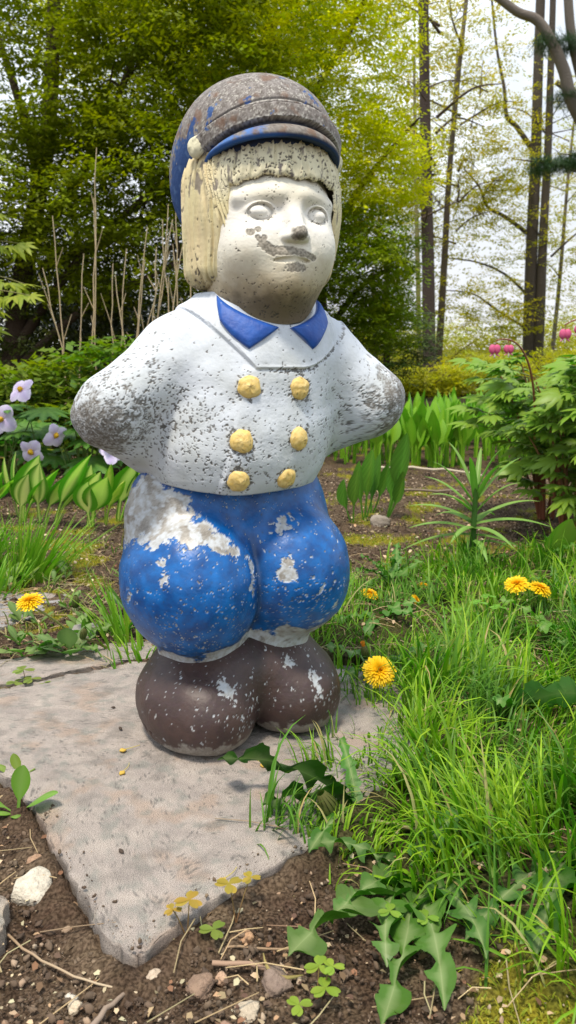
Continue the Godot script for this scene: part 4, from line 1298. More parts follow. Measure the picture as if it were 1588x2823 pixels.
# a toothed dandelion leaf: backward pointing lobes that grow towards the tip
func toothed_leaf(path: PackedVector3Array, side: Vector3, w: float, teeth: int, depth: float, c: Color, rib: Color, fold := 0.15) -> ArrayMesh:
	var mb := MB.new()
	var n := 64
	var m := path.size()
	for sgn in [-1.0, 1.0]:
		var prev := -1
		for k in n + 1:
			var t := float(k) / n
			var f := t * (m - 1)
			var i0 := mini(int(f), m - 2)
			var p := path[i0].lerp(path[i0 + 1], f - i0)
			var d := (path[i0 + 1] - path[i0]).normalized()
			var sd := (side - d * side.dot(d)).normalized()
			var up := sd.cross(d)
			if up.y < 0.0: up = -up
			var env := pow(t, 0.6) * pow(maxf(0.0, 1.0 - t), 0.72) * 2.0
			var ph := fmod(t * teeth + (0.12 if sgn > 0.0 else 0.0), 1.0)
			var tooth := pow(1.0 - absf(ph * 1.0 - 0.28) / (0.28 if ph < 0.28 else 0.72), 1.0)
			var saw := lerpf(1.0 - depth, 1.0, tooth) if t < 0.83 else lerpf(0.82, 1.0, tooth)
			saw *= 1.0 + 0.16 * n1.get_noise_2d(t * 55.0, sgn * 9.0 + path[0].x * 100.0)
			if t < 0.14: saw *= 0.35
			var ww := maxf(0.0012, w * env * saw)
			var back := -d * w * 0.55 * depth * saw * (1.0 if t < 0.8 else 0.2)
			var row := mb.v.size()
			var rel := 0.38 * w * n1.get_noise_3d(t * 6.0, sgn * 2.0, path[0].x * 50.0)
			mb.add(p, up, rib)
			mb.add(p + sd * sgn * ww * 0.07 + up * 0.0004, up, rib.lerp(c, 0.4))
			var vein := 0.5 + 0.5 * sin(t * teeth * TAU * 1.5 + sgn)
			var tone := c.lerp(rib, 0.22 * pow(vein, 6.0)).lerp(Color(c.r * 0.55, c.g * 0.6, c.b * 0.5), 0.5 * clampf(n2.get_noise_3dv(p * 90.0) + 0.2, 0, 1))
			mb.add(p + sd * sgn * ww * 0.5 + back * 0.35 + up * (ww * fold * 0.7 + rel), (up - sd * sgn * fold).normalized(), tone)
			mb.add(p + sd * sgn * ww + back + up * (ww * fold + rel * 1.6), (up - sd * sgn * fold).normalized(), Color(c.r * 0.9, c.g * 0.95, c.b * 0.9))
			if prev >= 0:
				for j in 3:
					if (sgn < 0) == (sd.cross(d).y > 0.0): mb.quad(prev + j + 1, row + j + 1, row + j, prev + j)
					else: mb.quad(prev + j, row + j, row + j + 1, prev + j + 1)
			prev = row
	return mb.mesh()

func dandelion_leaves(foot: Vector3, list: Array, label: String) -> void:
	var o := thing("dandelion_plant", label, "dandelion", foot)
	for a in list:          # [tip, bow, half width, teeth, depth, colour, side]
		var tip: Vector3 = a[0] - foot
		var path := curve3(Vector3.ZERO, tip * 0.5 + a[1], tip, 12)
		var side: Vector3 = a[6] if a.size() > 6 else Vector3.UP.cross(tip).normalized()
		part("leaf", toothed_leaf(path, side, a[2], a[3], a[4], a[5], Color(0.30, 0.38, 0.16)), M.blade_leaf, o)

# ---- clover and little weeds
func clover(x: float, d: float, heads: Array, c: Color, label: String) -> void:
	var foot := on_ground(x, d, 0.0)
	var o := thing("clover_sprig", label, "clover", foot)
	for h in heads:          # [dx, dy, dz, radius]
		var top := Vector3(h[0], h[1], h[2])
		var st := MB.new()
		petiole(st, Vector3.ZERO, top, Vector3(0, 0.006, 0), 0.0006, 0.0005, Color(0.28, 0.14, 0.07), Color(0.25, 0.20, 0.06))
		part("stalk", st.mesh(), M.blade_leaf, o)
		var lf := MB.new()
		var turn := rr(0, 2)
		for k in 3:
			var a := turn + TAU * k / 3.0
			var out := Vector3(sin(a), 0.05, cos(a))
			var sd := Vector3(cos(a), 0, -sin(a))
			for s in [-1.0, 1.0]:
				var path := PackedVector3Array()
				var w := PackedFloat32Array()
				for j in 7:
					var t := j / 6.0
					path.append(top + out * h[3] * t + sd * s * h[3] * 0.22 * t + Vector3(0, -0.10 * h[3] * t * t, 0))
					w.append(h[3] * 0.30 * pow(sin(PI * pow(t * 0.93 + 0.04, 1.3)), 0.7))
				var cc := vary(c, 0.12)
				lf.blade(path, w, sd, 0.12 * s, cc, cc, Color(-1, 0, 0), 2)
		part("leaf", lf.mesh(), M.blade_leaf, o)

func sprout(foot: Vector3, leaves: Array, label: String, c: Color, called := "seedling") -> void:
	var o := thing(called, label, "seedling", foot)
	for a in leaves:         # [tip offset, half width]
		var tip: Vector3 = a[0]
		var path := curve3(Vector3.ZERO, tip * 0.55 + Vector3(0, tip.length() * 0.22, 0), tip, 9)
		var w := PackedFloat32Array()
		for j in 10:
			var t := j / 9.0
			w.append(a[1] * (0.14 if t < 0.3 else pow(sin(PI * pow((t - 0.3) / 0.7 * 0.94 + 0.05, 0.8)), 0.7)) + 0.0003)
		var mb := MB.new()
		var cc := vary(c, 0.1)
		mb.blade(path, w, Vector3.UP.cross(tip).normalized() if absf(tip.normalized().y) < 0.95 else Vector3.RIGHT, 0.15, cc.lerp(Color(0.4, 0.5, 0.2), 0.3), cc, Color(-1, 0, 0), 2)
		part("leaf", mb.mesh(), M.blade_leaf, o)

# ---- broad leaved shoots: hostas, lily of the valley
func broad_leaf(foot: Vector3, tip: Vector3, bow: Vector3, w: float, stalk: float, cm: Color, ce: Color, fold: float, side: Vector3, across := 3, sharp := 1.0) -> MB:
	var mb := MB.new()
	var path := curve3(foot, (foot + tip) * 0.5 + bow, tip, 16)
	var ws := PackedFloat32Array()
	for j in 17:
		var t := j / 16.0
		if t < stalk: ws.append(w * lerpf(0.16, 0.13, t / stalk))
		else:
			var u := (t - stalk) / (1.0 - stalk)
			ws.append(w * maxf(0.13 * (1.0 - u), pow(maxf(0.0, sin(PI * pow(u, 0.72))), sharp)) + 0.0003)
	mb.blade(path, ws, side, fold, cm, ce, Color(-1, 0, 0), across)
	return mb

const ORD := ["first", "second", "third", "fourth", "fifth", "sixth", "seventh", "eighth", "ninth", "tenth", "eleventh", "twelfth", "thirteenth", "fourteenth", "fifteenth"]

func hosta_variegated() -> void:
	var list := []
	for k in 14:
		list.append([-1.12 + 0.055 * k + rr(-0.012, 0.012), 2.40 + rr(-0.10, 0.12)])
	var i := 0
	for p in list:
		var foot := on_ground(p[0], p[1], -0.005)
		var o := thing("hosta_shoot", "young hosta shoot with cream streaked leaves, %s from the left in its row" % ORD[i], "hosta", foot, 0.0, "variegated hosta shoots in the left bed")
		var n := 2 + rng.randi() % 2
		for k in n:
			var az := rr(-0.9, 0.9) + (0.35 if p[0] > -0.7 else 0.0)
			var h := rr(0.14, 0.235)
			var out := rr(0.05, 0.13)
			var tip := Vector3(sin(az) * out + 0.06, h, cos(az) * out * 0.8)
			var side := Vector3(cos(az + rr(-0.7, 0.7)), 0.0, -sin(az))
			var yl := Color(0.88, 0.86, 0.32)
			var g := vary(Color(0.10, 0.29, 0.02), 0.15)
			var mb := broad_leaf(Vector3(rr(-0.01, 0.01), 0, rr(-0.01, 0.01)), tip, Vector3(sin(az) * -0.012 - 0.02, 0.022, 0.0), rr(0.030, 0.042), 0.32, yl, g, rr(0.05, 0.3), side, 4, 1.0)
			# cream in the middle, green towards the edges
			for q in mb.c.size():
				var e := absf((q % 9) - 4.0) / 4.0
				var streak := n1.get_noise_2d((q % 9) * 3.7 + i * 9.0, k * 5.0) * 0.35
				mb.c[q] = yl.lerp(g, ss(0.30, 0.56, e + streak))
			part("leaf", mb.mesh(), M.blade_leaf, o)
		i += 1
	# the one bent low towards the statue
	var foot := on_ground(-0.545, 2.35, 0.0)
	var o := thing("hosta_shoot", "hosta shoot with its broad yellow streaked leaf bent towards the statue", "hosta", foot, 0.0, "variegated hosta shoots in the left bed")
	for a in [[Vector3(0.075, 0.145, 0.05), 0.034], [Vector3(0.03, 0.19, 0.02), 0.022]]:
		var mb := broad_leaf(Vector3.ZERO, a[0], Vector3(-0.01, 0.05, 0), a[1], 0.3, Color(0.62, 0.60, 0.14), Color(0.19, 0.35, 0.03), 0.25, Vector3(0.5, 0.4, -0.6), 4, 0.8)
		for q in mb.c.size():
			var e := absf((q % 9) - 4.0) / 4.0
			mb.c[q] = Color(0.62, 0.60, 0.14).lerp(Color(0.19, 0.35, 0.03), ss(0.2, 0.6, e + n1.get_noise_2d(q * 0.3, 2.0) * 0.3))
		part("leaf", mb.mesh(), M.blade_leaf, o)

func hosta_green() -> void:
	# four furled shoots behind the statue's elbow
	var g := Color(0.10, 0.24, 0.03)
	var spots_ := [
		[0.305, 2.46, [[Vector3(0.055, 0.275, 0.03), 0.030, Vector3(0.02, 0.03, 0)], [Vector3(0.03, 0.20, 0.0), 0.02, Vector3(0.01, 0.01, 0)], [Vector3(0.045, 0.16, 0.04), 0.018, Vector3(0.02, 0.0, 0)]], "tallest green hosta shoot, ribbed leaf leaning right, behind the statue's elbow"],
		[0.235, 2.42, [[Vector3(0.02, 0.225, 0.02), 0.024, Vector3(-0.005, 0.02, 0)], [Vector3(-0.02, 0.19, 0.02), 0.02, Vector3(-0.01, 0.01, 0)], [Vector3(0.045, 0.21, -0.01), 0.018, Vector3(0.01, 0.01, 0)]], "green hosta shoot with furled leaves left of the tallest one"],
		[0.195, 2.36, [[Vector3(0.01, 0.17, 0.02), 0.020, Vector3(-0.005, 0.01, 0)], [Vector3(-0.03, 0.14, 0.02), 0.018, Vector3(-0.02, 0.01, 0)]], "short green hosta shoot closest to the statue's hip"],
		[0.270, 2.55, [[Vector3(0.0, 0.20, 0.02), 0.022, Vector3(-0.005, 0.01, 0)], [Vector3(0.05, 0.17, 0.02), 0.018, Vector3(0.01, 0.01, 0)]], "green hosta shoot half hidden between the two taller ones"],
	]
	for s in spots_:
		var o := thing("hosta_shoot", s[3], "hosta", on_ground(s[0], s[1], -0.005), 0.0, "green hosta shoots behind the statue")
		for a in s[2]:
			var mb := broad_leaf(Vector3(a[0].x * 0.1, 0, 0), a[0], a[2], a[1], 0.36, vary(Color(0.14, 0.30, 0.04)), vary(g), 0.75, Vector3(0.8, 0, 0.5), 5, 0.75)
			for q in mb.c.size():      # parallel ribs
				if q % 2 == 0: mb.c[q] = Color(mb.c[q].r * 0.72, mb.c[q].g * 0.75, mb.c[q].b * 0.7)
			part("leaf", mb.mesh(), M.blade_leaf, o)

func lily_of_the_valley() -> void:
	var proto := []
	for v in 5:
		var o := Node3D.new()
		var n := 3
		for k in n:
			var az := rr(0, TAU)
			var h := rr(0.24, 0.34)
			var out := rr(0.03, 0.10)
			var tip := Vector3(sin(az) * out, h, cos(az) * out)
			var mb := broad_leaf(Vector3(rr(-0.01, 0.01), 0, 0), tip, Vector3(-sin(az) * 0.015, 0.03, -cos(az) * 0.015), rr(0.030, 0.042), 0.42, vary(Color(0.25, 0.46, 0.03), 0.12), vary(Color(0.20, 0.42, 0.025), 0.12), rr(0.3, 0.6), Vector3(cos(az), 0, -sin(az)), 2, 0.8)
			part("leaf", mb.mesh(), M.blade_leaf, o)
		proto.append(o)
	var count := 0
	for k in 330:
		var d := 3.62 + pow(rng.randf(), 1.3) * 1.9
		var x := rr(-0.1, 1.9)
		var front := 3.62 + 0.10 * sin(x * 5.0) + maxf(0.0, x - 1.15) * 0.3 + maxf(0.0, 0.45 - x) * 0.5
		if d < front: continue
		var o: Node3D = proto[count % 5].duplicate()
		o.name = numbered("lily_of_the_valley")
		o.position = on_ground(x, d, -0.005)
		o.rotation.y = rr(0, TAU)
		o.scale = Vector3.ONE * rr(0.78, 1.02)
		o.set_meta("label", "lily of the valley shoot with upright broad leaves in the dense green bed")
		o.set_meta("category", "lily of the valley")
		o.set_meta("group", "lily of the valley in the bed behind the statue")
		add_child(o, true)
		count += 1
	for o in proto: o.free()

func lily_stalk() -> void:
	var foot := on_ground(0.425, 1.80, 0.0)
	var o := thing("lily_plant", "young lily with whorls of narrow leaves on an upright stem", "lily", foot)
	var st := MB.new()
	st.tube(curve3(Vector3.ZERO, Vector3(-0.003, 0.10, 0), Vector3(0.0, 0.19, 0.01), 10), 0.0085, 0.005, Color(0.05, 0.12, 0.03), Color(0.10, 0.22, 0.04), 9)
	part("stem", st.mesh(), M.blade_leaf, o)
	var list := [
		[0.075, -1.62, 0.17, -0.045, 0.007], [0.085, -1.35, 0.16, 0.01, 0.008], [0.075, 1.45, 0.15, -0.06, 0.007], [0.10, 1.25, 0.17, 0.00, 0.008], [0.105, -1.75, 0.15, 0.03, 0.007], [0.11, 1.75, 0.16, 0.035, 0.007],
		[0.09, -0.7, 0.11, -0.02, 0.008], [0.09, 0.6, 0.12, -0.03, 0.008], [0.10, 2.5, 0.12, 0.0, 0.008], [0.10, -2.5, 0.12, 0.0, 0.008], [0.125, -1.1, 0.13, 0.05, 0.007], [0.125, 1.05, 0.10, 0.075, 0.007], [0.13, -2.0, 0.12, 0.07, 0.006],
		[0.145, -1.3, 0.11, 0.10, 0.006], [0.15, 1.6, 0.10, 0.10, 0.006], [0.155, 0.4, 0.09, 0.09, 0.006], [0.16, -0.4, 0.09, 0.10, 0.006], [0.165, 2.8, 0.08, 0.10, 0.005], [0.17, -2.4, 0.08, 0.11, 0.005], [0.175, 1.0, 0.06, 0.10, 0.005], [0.06, 0.1, 0.10, -0.03, 0.007], [0.055, 2.0, 0.13, -0.04, 0.007],
	]
	for a in list:
		var out := Vector3(sin(a[1]), 0, cos(a[1]))
		var base := Vector3(0, a[0], 0)
		var tip: Vector3 = base + out * a[2] + Vector3(0, a[3], 0)
		var mb := MB.new()
		var path := curve3(base, base + out * a[2] * 0.5 + Vector3(0, 0.035 + a[3] * 0.5, 0), tip, 11)
		var w := PackedFloat32Array()
		for j in 12: w.append(1.25 * a[4] * pow(sin(PI * pow(j / 11.0 * 0.9 + 0.1, 0.7)), 0.8) + 0.0004)
		mb.blade(path, w, Vector3(cos(a[1]), 0, -sin(a[1])), 0.4, vary(Color(0.26, 0.42, 0.10), 0.1), vary(Color(0.17, 0.32, 0.06), 0.1), Color(-1, 0, 0), 2)
		part("leaf", mb.mesh(), M.blade_leaf, o)

# ---- the wood poppy with pale lavender flowers
func wood_poppy() -> void:
	var lobes := []
	for k in 9: lobes.append([-128.0 + 32.0 * k, 1.0 - 0.03 * absf(k - 4.0), 0.20])
	var big := []
	for v in 4: big.append(lobed(lobes, 0.22, 0.30, vary(Color(0.085, 0.22, 0.03), 0.15), vary(Color(0.065, 0.19, 0.022), 0.15), 10, Color(0.14, 0.28, 0.05)).mesh())
	for pl in [[-1.02, 2.85, 17, "wood poppy clump with lobed leaves at the left, nearest the frame edge"], [-0.72, 2.80, 18, "wood poppy clump with lobed leaves between the others"], [-0.50, 2.92, 11, "wood poppy clump with lobed leaves behind the statue's elbow"]]:
		var foot := on_ground(pl[0], pl[1], 0.0)
		var o := thing("wood_poppy", pl[3], "wood poppy", foot, 0.0, "wood poppies in the left bed")
		for k in pl[2]:
			var az := rr(0, TAU)
			var r := rr(0.06, 0.20)
			var top := Vector3(cos(az) * r, rr(0.14, 0.33), sin(az) * r * 0.7)
			var st := MB.new()
			petiole(st, Vector3.ZERO, top, Vector3(0, 0.04, 0), 0.0035, 0.002, Color(0.16, 0.20, 0.06), Color(0.18, 0.28, 0.06))
			part("stalk", st.mesh(), M.blade_leaf, o)
			var lf := part("leaf", big[k % 4], M.blade_leaf, o)
			var s := rr(0.075, 0.115)
			lf.transform = Transform3D(frame(Vector3(cos(az), rr(-0.5, 0.1), sin(az) + 0.5), Vector3(0, 1, 0.35)).scaled_local(Vector3.ONE * s), top)
	var fl := [
		[-0.893, 0.380, 2.72, Vector3(-0.3, 0.5, 0.6), 0.052, "lavender poppy flower highest in the left clump, facing up"],
		[-0.961, 0.283, 2.70, Vector3(0.25, 0.1, 1.0), 0.052, "lavender poppy flower facing forward with yellow stamens at the left edge"],
		[-0.770, 0.235, 2.66, Vector3(0.6, -0.2, 0.5), 0.046, "lavender poppy flower hanging sideways in the middle of the clump"],
		[-0.838, 0.185, 2.62, Vector3(-0.2, -0.3, 0.8), 0.042, "white lavender poppy flower drooping just above the hosta leaves"],
		[-0.690, 0.320, 2.85, Vector3(-0.8, 0.3, 0.3), 0.050, "lavender poppy flower partly behind the statue's elbow"],
		[-0.595, 0.170, 2.70, Vector3(0.5, 0.5, 0.6), 0.045, "lavender poppy flower lowest, just under the statue's sleeve"],
		[-0.680, 0.225, 2.80, Vector3(-0.2, 0.0, 0.8), 0.042, "lavender poppy flower half hidden under the statue's elbow"],
	]
	for a in fl:
		var at := W(a[0], a[2], a[1])
		var foot := on_ground(a[0] + 0.03, a[2] + 0.08, 0.0)
		var o := thing("poppy_flower", a[5], "flower", foot, 0.0, "lavender wood poppy flowers")
		var n: Vector3 = a[3].normalized()
		var top := at - foot
		var st := MB.new()
		petiole(st, Vector3.ZERO, top - n * 0.006, Vector3(0.01, 0.03, -0.01), 0.002, 0.0016, Color(0.18, 0.26, 0.08), Color(0.22, 0.30, 0.10))
		part("stalk", st.mesh(), M.blade_leaf, o)
		var b := frame(n, Vector3.UP)
		var turn := rr(0, 1.5)
		for k in 4:
			var an := turn + TAU * k / 4.0 + rr(-0.15, 0.15)
			var out := b * Vector3(cos(an), sin(an), 0)
			var r: float = a[4] * rr(0.9, 1.1)
			var path := curve3(top, top + out * r * 0.55 + n * r * rr(0.15, 0.35), top + out * r + n * r * rr(-0.15, 0.25), 7)
			var w := PackedFloat32Array()
			for j in 8: w.append(r * 0.50 * pow(sin(PI * pow(j / 7.0 * 0.9 + 0.05, 0.8)), 0.55))
			var mb := MB.new()
			mb.blade(path, w, n.cross(out), 0.18, Color(0.60, 0.50, 0.78), Color(0.74, 0.68, 0.86), Color(-1, 0, 0), 3, 0.06)
			part("petal", mb.mesh(), M.petal, o)
		var c := MB.new()
		c.lump(top + n * 0.006, Vector3(0.009, 0.009, 0.009), Color(0.72, 0.42, 0.02), n2, 0.7, 3.0, 7, 10)
		part("stamens", c.mesh(), M.petal, o)

# ---- the bleeding heart on the right
func bleeding_heart() -> void:
	var leaflet := []
	for v in 4:
		leaflet.append(lobed([[0.0, 1.0, 0.17], [-28.0, 0.80, 0.12], [28.0, 0.80, 0.12], [-58.0, 0.55, 0.11], [58.0, 0.55, 0.11]], 0.10, 0.35, vary(Color(0.27, 0.40, 0.028), 0.2), vary(Color(0.21, 0.35, 0.026), 0.2), 6, Color(0.22, 0.36, 0.05), 1).mesh())
	var clumps := [
		[0.74, 2.04, 14, 0.46, "bleeding heart bush with red stems, nearest to the lily"],
		[0.88, 2.05, 15, 0.48, "bleeding heart bush at the right, behind the double dandelion"],
		[0.80, 2.45, 14, 0.54, "taller bleeding heart bush rising behind the other two"],
		[1.08, 2.25, 12, 0.60, "bleeding heart bush farthest right, mostly beyond the frame"],
	]
	for cl in clumps:
		var foot := on_ground(cl[0], cl[1], 0.0)
		var o := thing("bleeding_heart", cl[4], "bleeding heart", foot, 0.0, "bleeding heart bushes on the right")
		for k in cl[2]:
			var az := rr(0, TAU)
			var h: float = cl[3] * rr(0.55, 1.0)
			var r := rr(0.05, 0.22)
			var top := Vector3(cos(az) * r, h, sin(az) * r * 0.8)
			var path := curve3(Vector3(cos(az) * 0.02, 0, sin(az) * 0.02), Vector3(cos(az) * r * 0.35, h * 0.6, sin(az) * r * 0.3), top, 10)
			var st := MB.new()
			st.tube(path, 0.0052, 0.0022, Color(0.30, 0.10, 0.055), Color(0.30, 0.17, 0.06), 7)
			part("stem", st.mesh(), M.blade_leaf, o)
			for j in range(3, 11):
				var at := path[j]
				if j < 9 and rng.randf() < 0.25: continue
				for q in (1 if j < 8 else 3):
					var a2 := az + rr(-2.2, 2.2)
					var out := Vector3(cos(a2), rr(-0.15, 0.45), sin(a2)).normalized()
					var ln := rr(0.03, 0.085)
					var lc := at + out * ln
					var lf := MB.new()
					lf.tube(PackedVector3Array([at, at + out * ln * 0.6, lc + out * 0.03]), 0.0014, 0.0009, Color(0.20, 0.18, 0.05), Color(0.14, 0.26, 0.05), 4, false)
					for w in [[0.0, 0.062, 1.0], [0.95, 0.046, 0.2], [-0.95, 0.046, 0.2]]:
						var dir := out.rotated(Vector3.UP, w[0])
						dir.y -= 0.15
						var bs := frame(dir, Vector3(rr(-0.7, 0.7), 1, rr(-0.3, 0.9))).scaled_local(Vector3.ONE * w[1] * rr(0.85, 1.2))
						var src: ArrayMesh = leaflet[rng.randi() % 4]
						var arr := src.surface_get_arrays(0)
						var base := lf.v.size()
						var pos: Vector3 = lc + out * 0.03 * w[2]
						for e in arr[Mesh.ARRAY_VERTEX].size():
							lf.add(pos + bs * arr[Mesh.ARRAY_VERTEX][e], (bs * arr[Mesh.ARRAY_NORMAL][e]).normalized(), arr[Mesh.ARRAY_COLOR][e])
						for e in arr[Mesh.ARRAY_INDEX]: lf.i.append(base + e)
					part("leaf", lf.mesh(), M.blade_leaf, o)
	# flowering sprays: hearts hang from arching red stems
	for a in [[W(0.62, 2.02, 0.28), W(0.56, 1.84, 0.545), W(0.462, 1.82, 0.515), "arching red stem with pink hearts above the lily", 2], [W(0.80, 1.98, 0.36), W(0.70, 1.80, 0.61), W(0.585, 1.74, 0.545), "arching stem with pink hearts at the right edge", 4]]:
		var foot: Vector3 = a[0]
		var o := thing("flower_spray", a[3], "bleeding heart flowers", foot)
		var path := curve3(Vector3.ZERO, (a[1] as Vector3) - foot, (a[2] as Vector3) - foot, 14)
		var st := MB.new()
		st.tube(path, 0.0034, 0.0014, Color(0.34, 0.11, 0.07), Color(0.36, 0.14, 0.09), 7)
		part("stem", st.mesh(), M.blade_leaf, o)
		for k in a[4]:
			var p := path[14 - k * 2]
			var hc := p + Vector3(rr(-0.004, 0.004), -0.020 - 0.002 * k, rr(0, 0.006))
			var th := MB.new()
			th.tube(PackedVector3Array([p, hc + Vector3(0, 0.009, 0)]), 0.0006, 0.0006, Color(0.36, 0.14, 0.09), Color(0.5, 0.1, 0.15), 4, false)
			part("flower_stalk", th.mesh(), M.blade_leaf, o)
			var mb := MB.new()
			var s: float = 1.0 - 0.12 * k
			for sg in [-1.0, 1.0]:
				mb.lump(hc + Vector3(sg * 0.0052 * s, 0.001, 0), Vector3(0.0078, 0.0105, 0.006) * s, Color(0.62, 0.07, 0.20), n2, 0.15, 1.5, 10, 14, 0.0, Color(0.70, 0.16, 0.30))
				mb.tube(curve3(hc + Vector3(sg * 0.003, -0.006, 0) * s, hc + Vector3(sg * 0.006, -0.013, 0) * s, hc + Vector3(sg * 0.011, -0.014, 0.001) * s, 5), 0.0026 * s, 0.001, Color(0.66, 0.12, 0.26), Color(0.72, 0.3, 0.4), 6)
			part("blossom", mb.mesh(), M.petal, o)
			var wt := MB.new()
			wt.lump(hc + Vector3(0, -0.014, 0) * s, Vector3(0.0022, 0.005, 0.0022), Color(0.75, 0.66, 0.66), n2, 0.1, 1.0, 6, 8)
			part("petal_tip", wt.mesh(), M.petal, o)
	# two broad pale leaves at the foot of the bushes
	for a in [[0.60, 1.80, Vector3(0.03, 0.11, 0.05), "pale yellowish broad leaf standing at the foot of the bleeding heart"], [0.735, 1.72, Vector3(0.035, 0.15, 0.03), "broad pale green leaf at the right edge under the bleeding heart"]]:
		var o := thing("hosta_shoot", a[3], "hosta", on_ground(a[0], a[1], 0.0))
		part("leaf", broad_leaf(Vector3.ZERO, a[2], Vector3(-0.01, 0.03, 0.02), 0.036, 0.15, Color(0.28, 0.38, 0.06), Color(0.20, 0.33, 0.04), 0.3, Vector3(0.9, 0, -0.2), 3, 0.8).mesh(), M.blade_leaf, o)
func small_plants() -> void:
	# dandelions in flower
	dandelion(-0.400, 1.20, 0.100, 0.0225, Vector3(-0.15, 1.0, 0.25), on_ground(-0.345, 1.30), "yellow dandelion flower at the left, leaning over the weeds", 1.0)
	dandelion(0.158, 1.50, 0.026, 0.0185, Vector3(0.3, 1.0, 0.1), on_ground(0.165, 1.52), "yellow dandelion flower just right of the statue's breeches")
	dandelion(0.421, 1.43, 0.064, 0.0235, Vector3(-0.2, 1.0, 0.35), on_ground(0.43, 1.46), "yellow dandelion flower at the right, left one of the touching pair")
	dandelion(0.464, 1.43, 0.056, 0.0225, Vector3(0.35, 1.0, 0.2), on_ground(0.455, 1.45), "yellow dandelion flower at the right, lower right one of the touching pair")
	dandelion(0.244, 1.48, 0.020, 0.012, Vector3(0.9, 0.5, 0.3), on_ground(0.235, 1.50), "small half closed orange dandelion flower in the grass")
	dandelion(0.275, 1.58, 0.020, 0.013, Vector3(0.2, 1.0, 0.0), on_ground(0.275, 1.60), "small dandelion flower behind, almost hidden in the grass")
	dandelion(0.127, 1.06, 0.042, 0.0245, Vector3(0.15, 0.75, 0.75), on_ground(0.150, 1.10), "large yellow dandelion flower beside the statue's right shoe")
	bud(W(0.113, 1.12, 0.046), Vector3(-0.25, 1.0, 0.1), 0.020, on_ground(0.125, 1.16), "spent dandelion bud with an orange tip behind the large flower", Color(0.70, 0.26, 0.02))
	bud(W(0.042, 0.752, 0.017), Vector3(-0.42, 0.85, 0.15), 0.034, on_ground(0.145, 0.725), "fat green dandelion bud on a pale bent stalk over the flagstone's edge", Color(0, 0, 0))
	bud(W(0.172, 1.13, 0.042), Vector3(-0.6, 0.8, 0.1), 0.020, on_ground(0.20, 1.12), "slim closed dandelion bud in the grass right of the large flower", Color(0, 0, 0))
	bud(W(-0.365, 1.33, 0.060), Vector3(0.1, 1.0, 0.1), 0.022, on_ground(-0.31, 1.38), "dark dandelion bud right of the left dandelion flower", Color(0, 0, 0), Color(0.30, 0.22, 0.10))
	bud(W(-0.330, 1.24, 0.034), Vector3(0.3, 0.9, 0.2), 0.020, on_ground(-0.30, 1.29), "dark dandelion bud low in the weeds behind the flagstone", Color(0, 0, 0), Color(0.30, 0.22, 0.10))
	# dandelion leaves
	var g := Color(0.085, 0.23, 0.035)
	var foot := W(0.11, 0.672, -0.012)
	dandelion_leaves(foot, [
		[W(0.000, 0.560, 0.002), Vector3(0, 0.030, 0), 0.034, 6.0, 0.90, Color(0.12, 0.21, 0.05), Vector3(0.6, 0.15, 0.75)],
		[W(0.078, 0.558, -0.006), Vector3(-0.018, 0.036, 0.01), 0.025, 6.0, 0.85, Color(0.09, 0.20, 0.03), Vector3(1.0, 0.2, -0.2)],
		[W(0.068, 0.508, -0.014), Vector3(0.02, 0.035, 0.0), 0.027, 6.0, 0.88, Color(0.08, 0.185, 0.025), Vector3(1.0, 0.4, 0.0)],
		[W(0.155, 0.555, 0.004), Vector3(0.02, 0.038, 0), 0.022, 5.0, 0.8, Color(0.07, 0.18, 0.03)],
		[W(0.03, 0.70, 0.010), Vector3(0, 0.03, 0), 0.020, 6.0, 0.85, Color(0.085, 0.18, 0.04)],
		[W(0.18, 0.73, 0.03), Vector3(0, 0.03, 0), 0.018, 5.0, 0.6, g],
		[W(0.115, 0.515, -0.006), Vector3(0.01, 0.035, 0.0), 0.026, 5.0, 0.8, Color(0.09, 0.20, 0.03)],
		[W(0.038, 0.60, 0.006), Vector3(0.0, 0.03, 0.0), 0.022, 6.0, 0.85, Color(0.10, 0.21, 0.04)],
	], "dandelion rosette with long toothed leaves spread over the front soil")
	foot = W(0.075, 0.775, -0.005)
	dandelion_leaves(foot, [
		[W(-0.078, 0.815, 0.036), Vector3(0.012, 0.045, 0.0), 0.030, 3.4, 0.88, Color(0.035, 0.11, 0.012), Vector3(0.25, 0.75, 0.65)],
		[W(-0.028, 0.765, 0.010), Vector3(0.01, 0.040, 0), 0.028, 3.2, 0.88, Color(0.04, 0.12, 0.014), Vector3(0.5, 0.6, 0.6)],
		[W(0.02, 0.70, 0.0), Vector3(0.0, 0.03, 0), 0.018, 4.0, 0.8, Color(0.05, 0.15, 0.016)],
		[W(0.06, 0.86, 0.04), Vector3(0, 0.02, 0), 0.013, 4.0, 0.5, g],
	], "dandelion plant with dark arrow lobed leaves arching over the flagstone")
	foot = W(0.27, 0.70, -0.005)
	dandelion_leaves(foot, [
		[W(0.195, 0.560, 0.000), Vector3(0.0, 0.045, 0.0), 0.030, 4.0, 0.6, Color(0.04, 0.13, 0.014), Vector3(0.8, 0.4, 0.3)],
		[W(0.145, 0.585, -0.004), Vector3(0.0, 0.032, 0.0), 0.022, 5.0, 0.8, Color(0.06, 0.16, 0.03)],
		[W(0.245, 0.550, 0.01), Vector3(0.01, 0.035, 0.0), 0.020, 5.0, 0.7, Color(0.08, 0.2, 0.02)],
	], "dandelion plant with one broad cupped leaf near the mossy corner")
	foot = W(0.295, 1.01, 0.0)
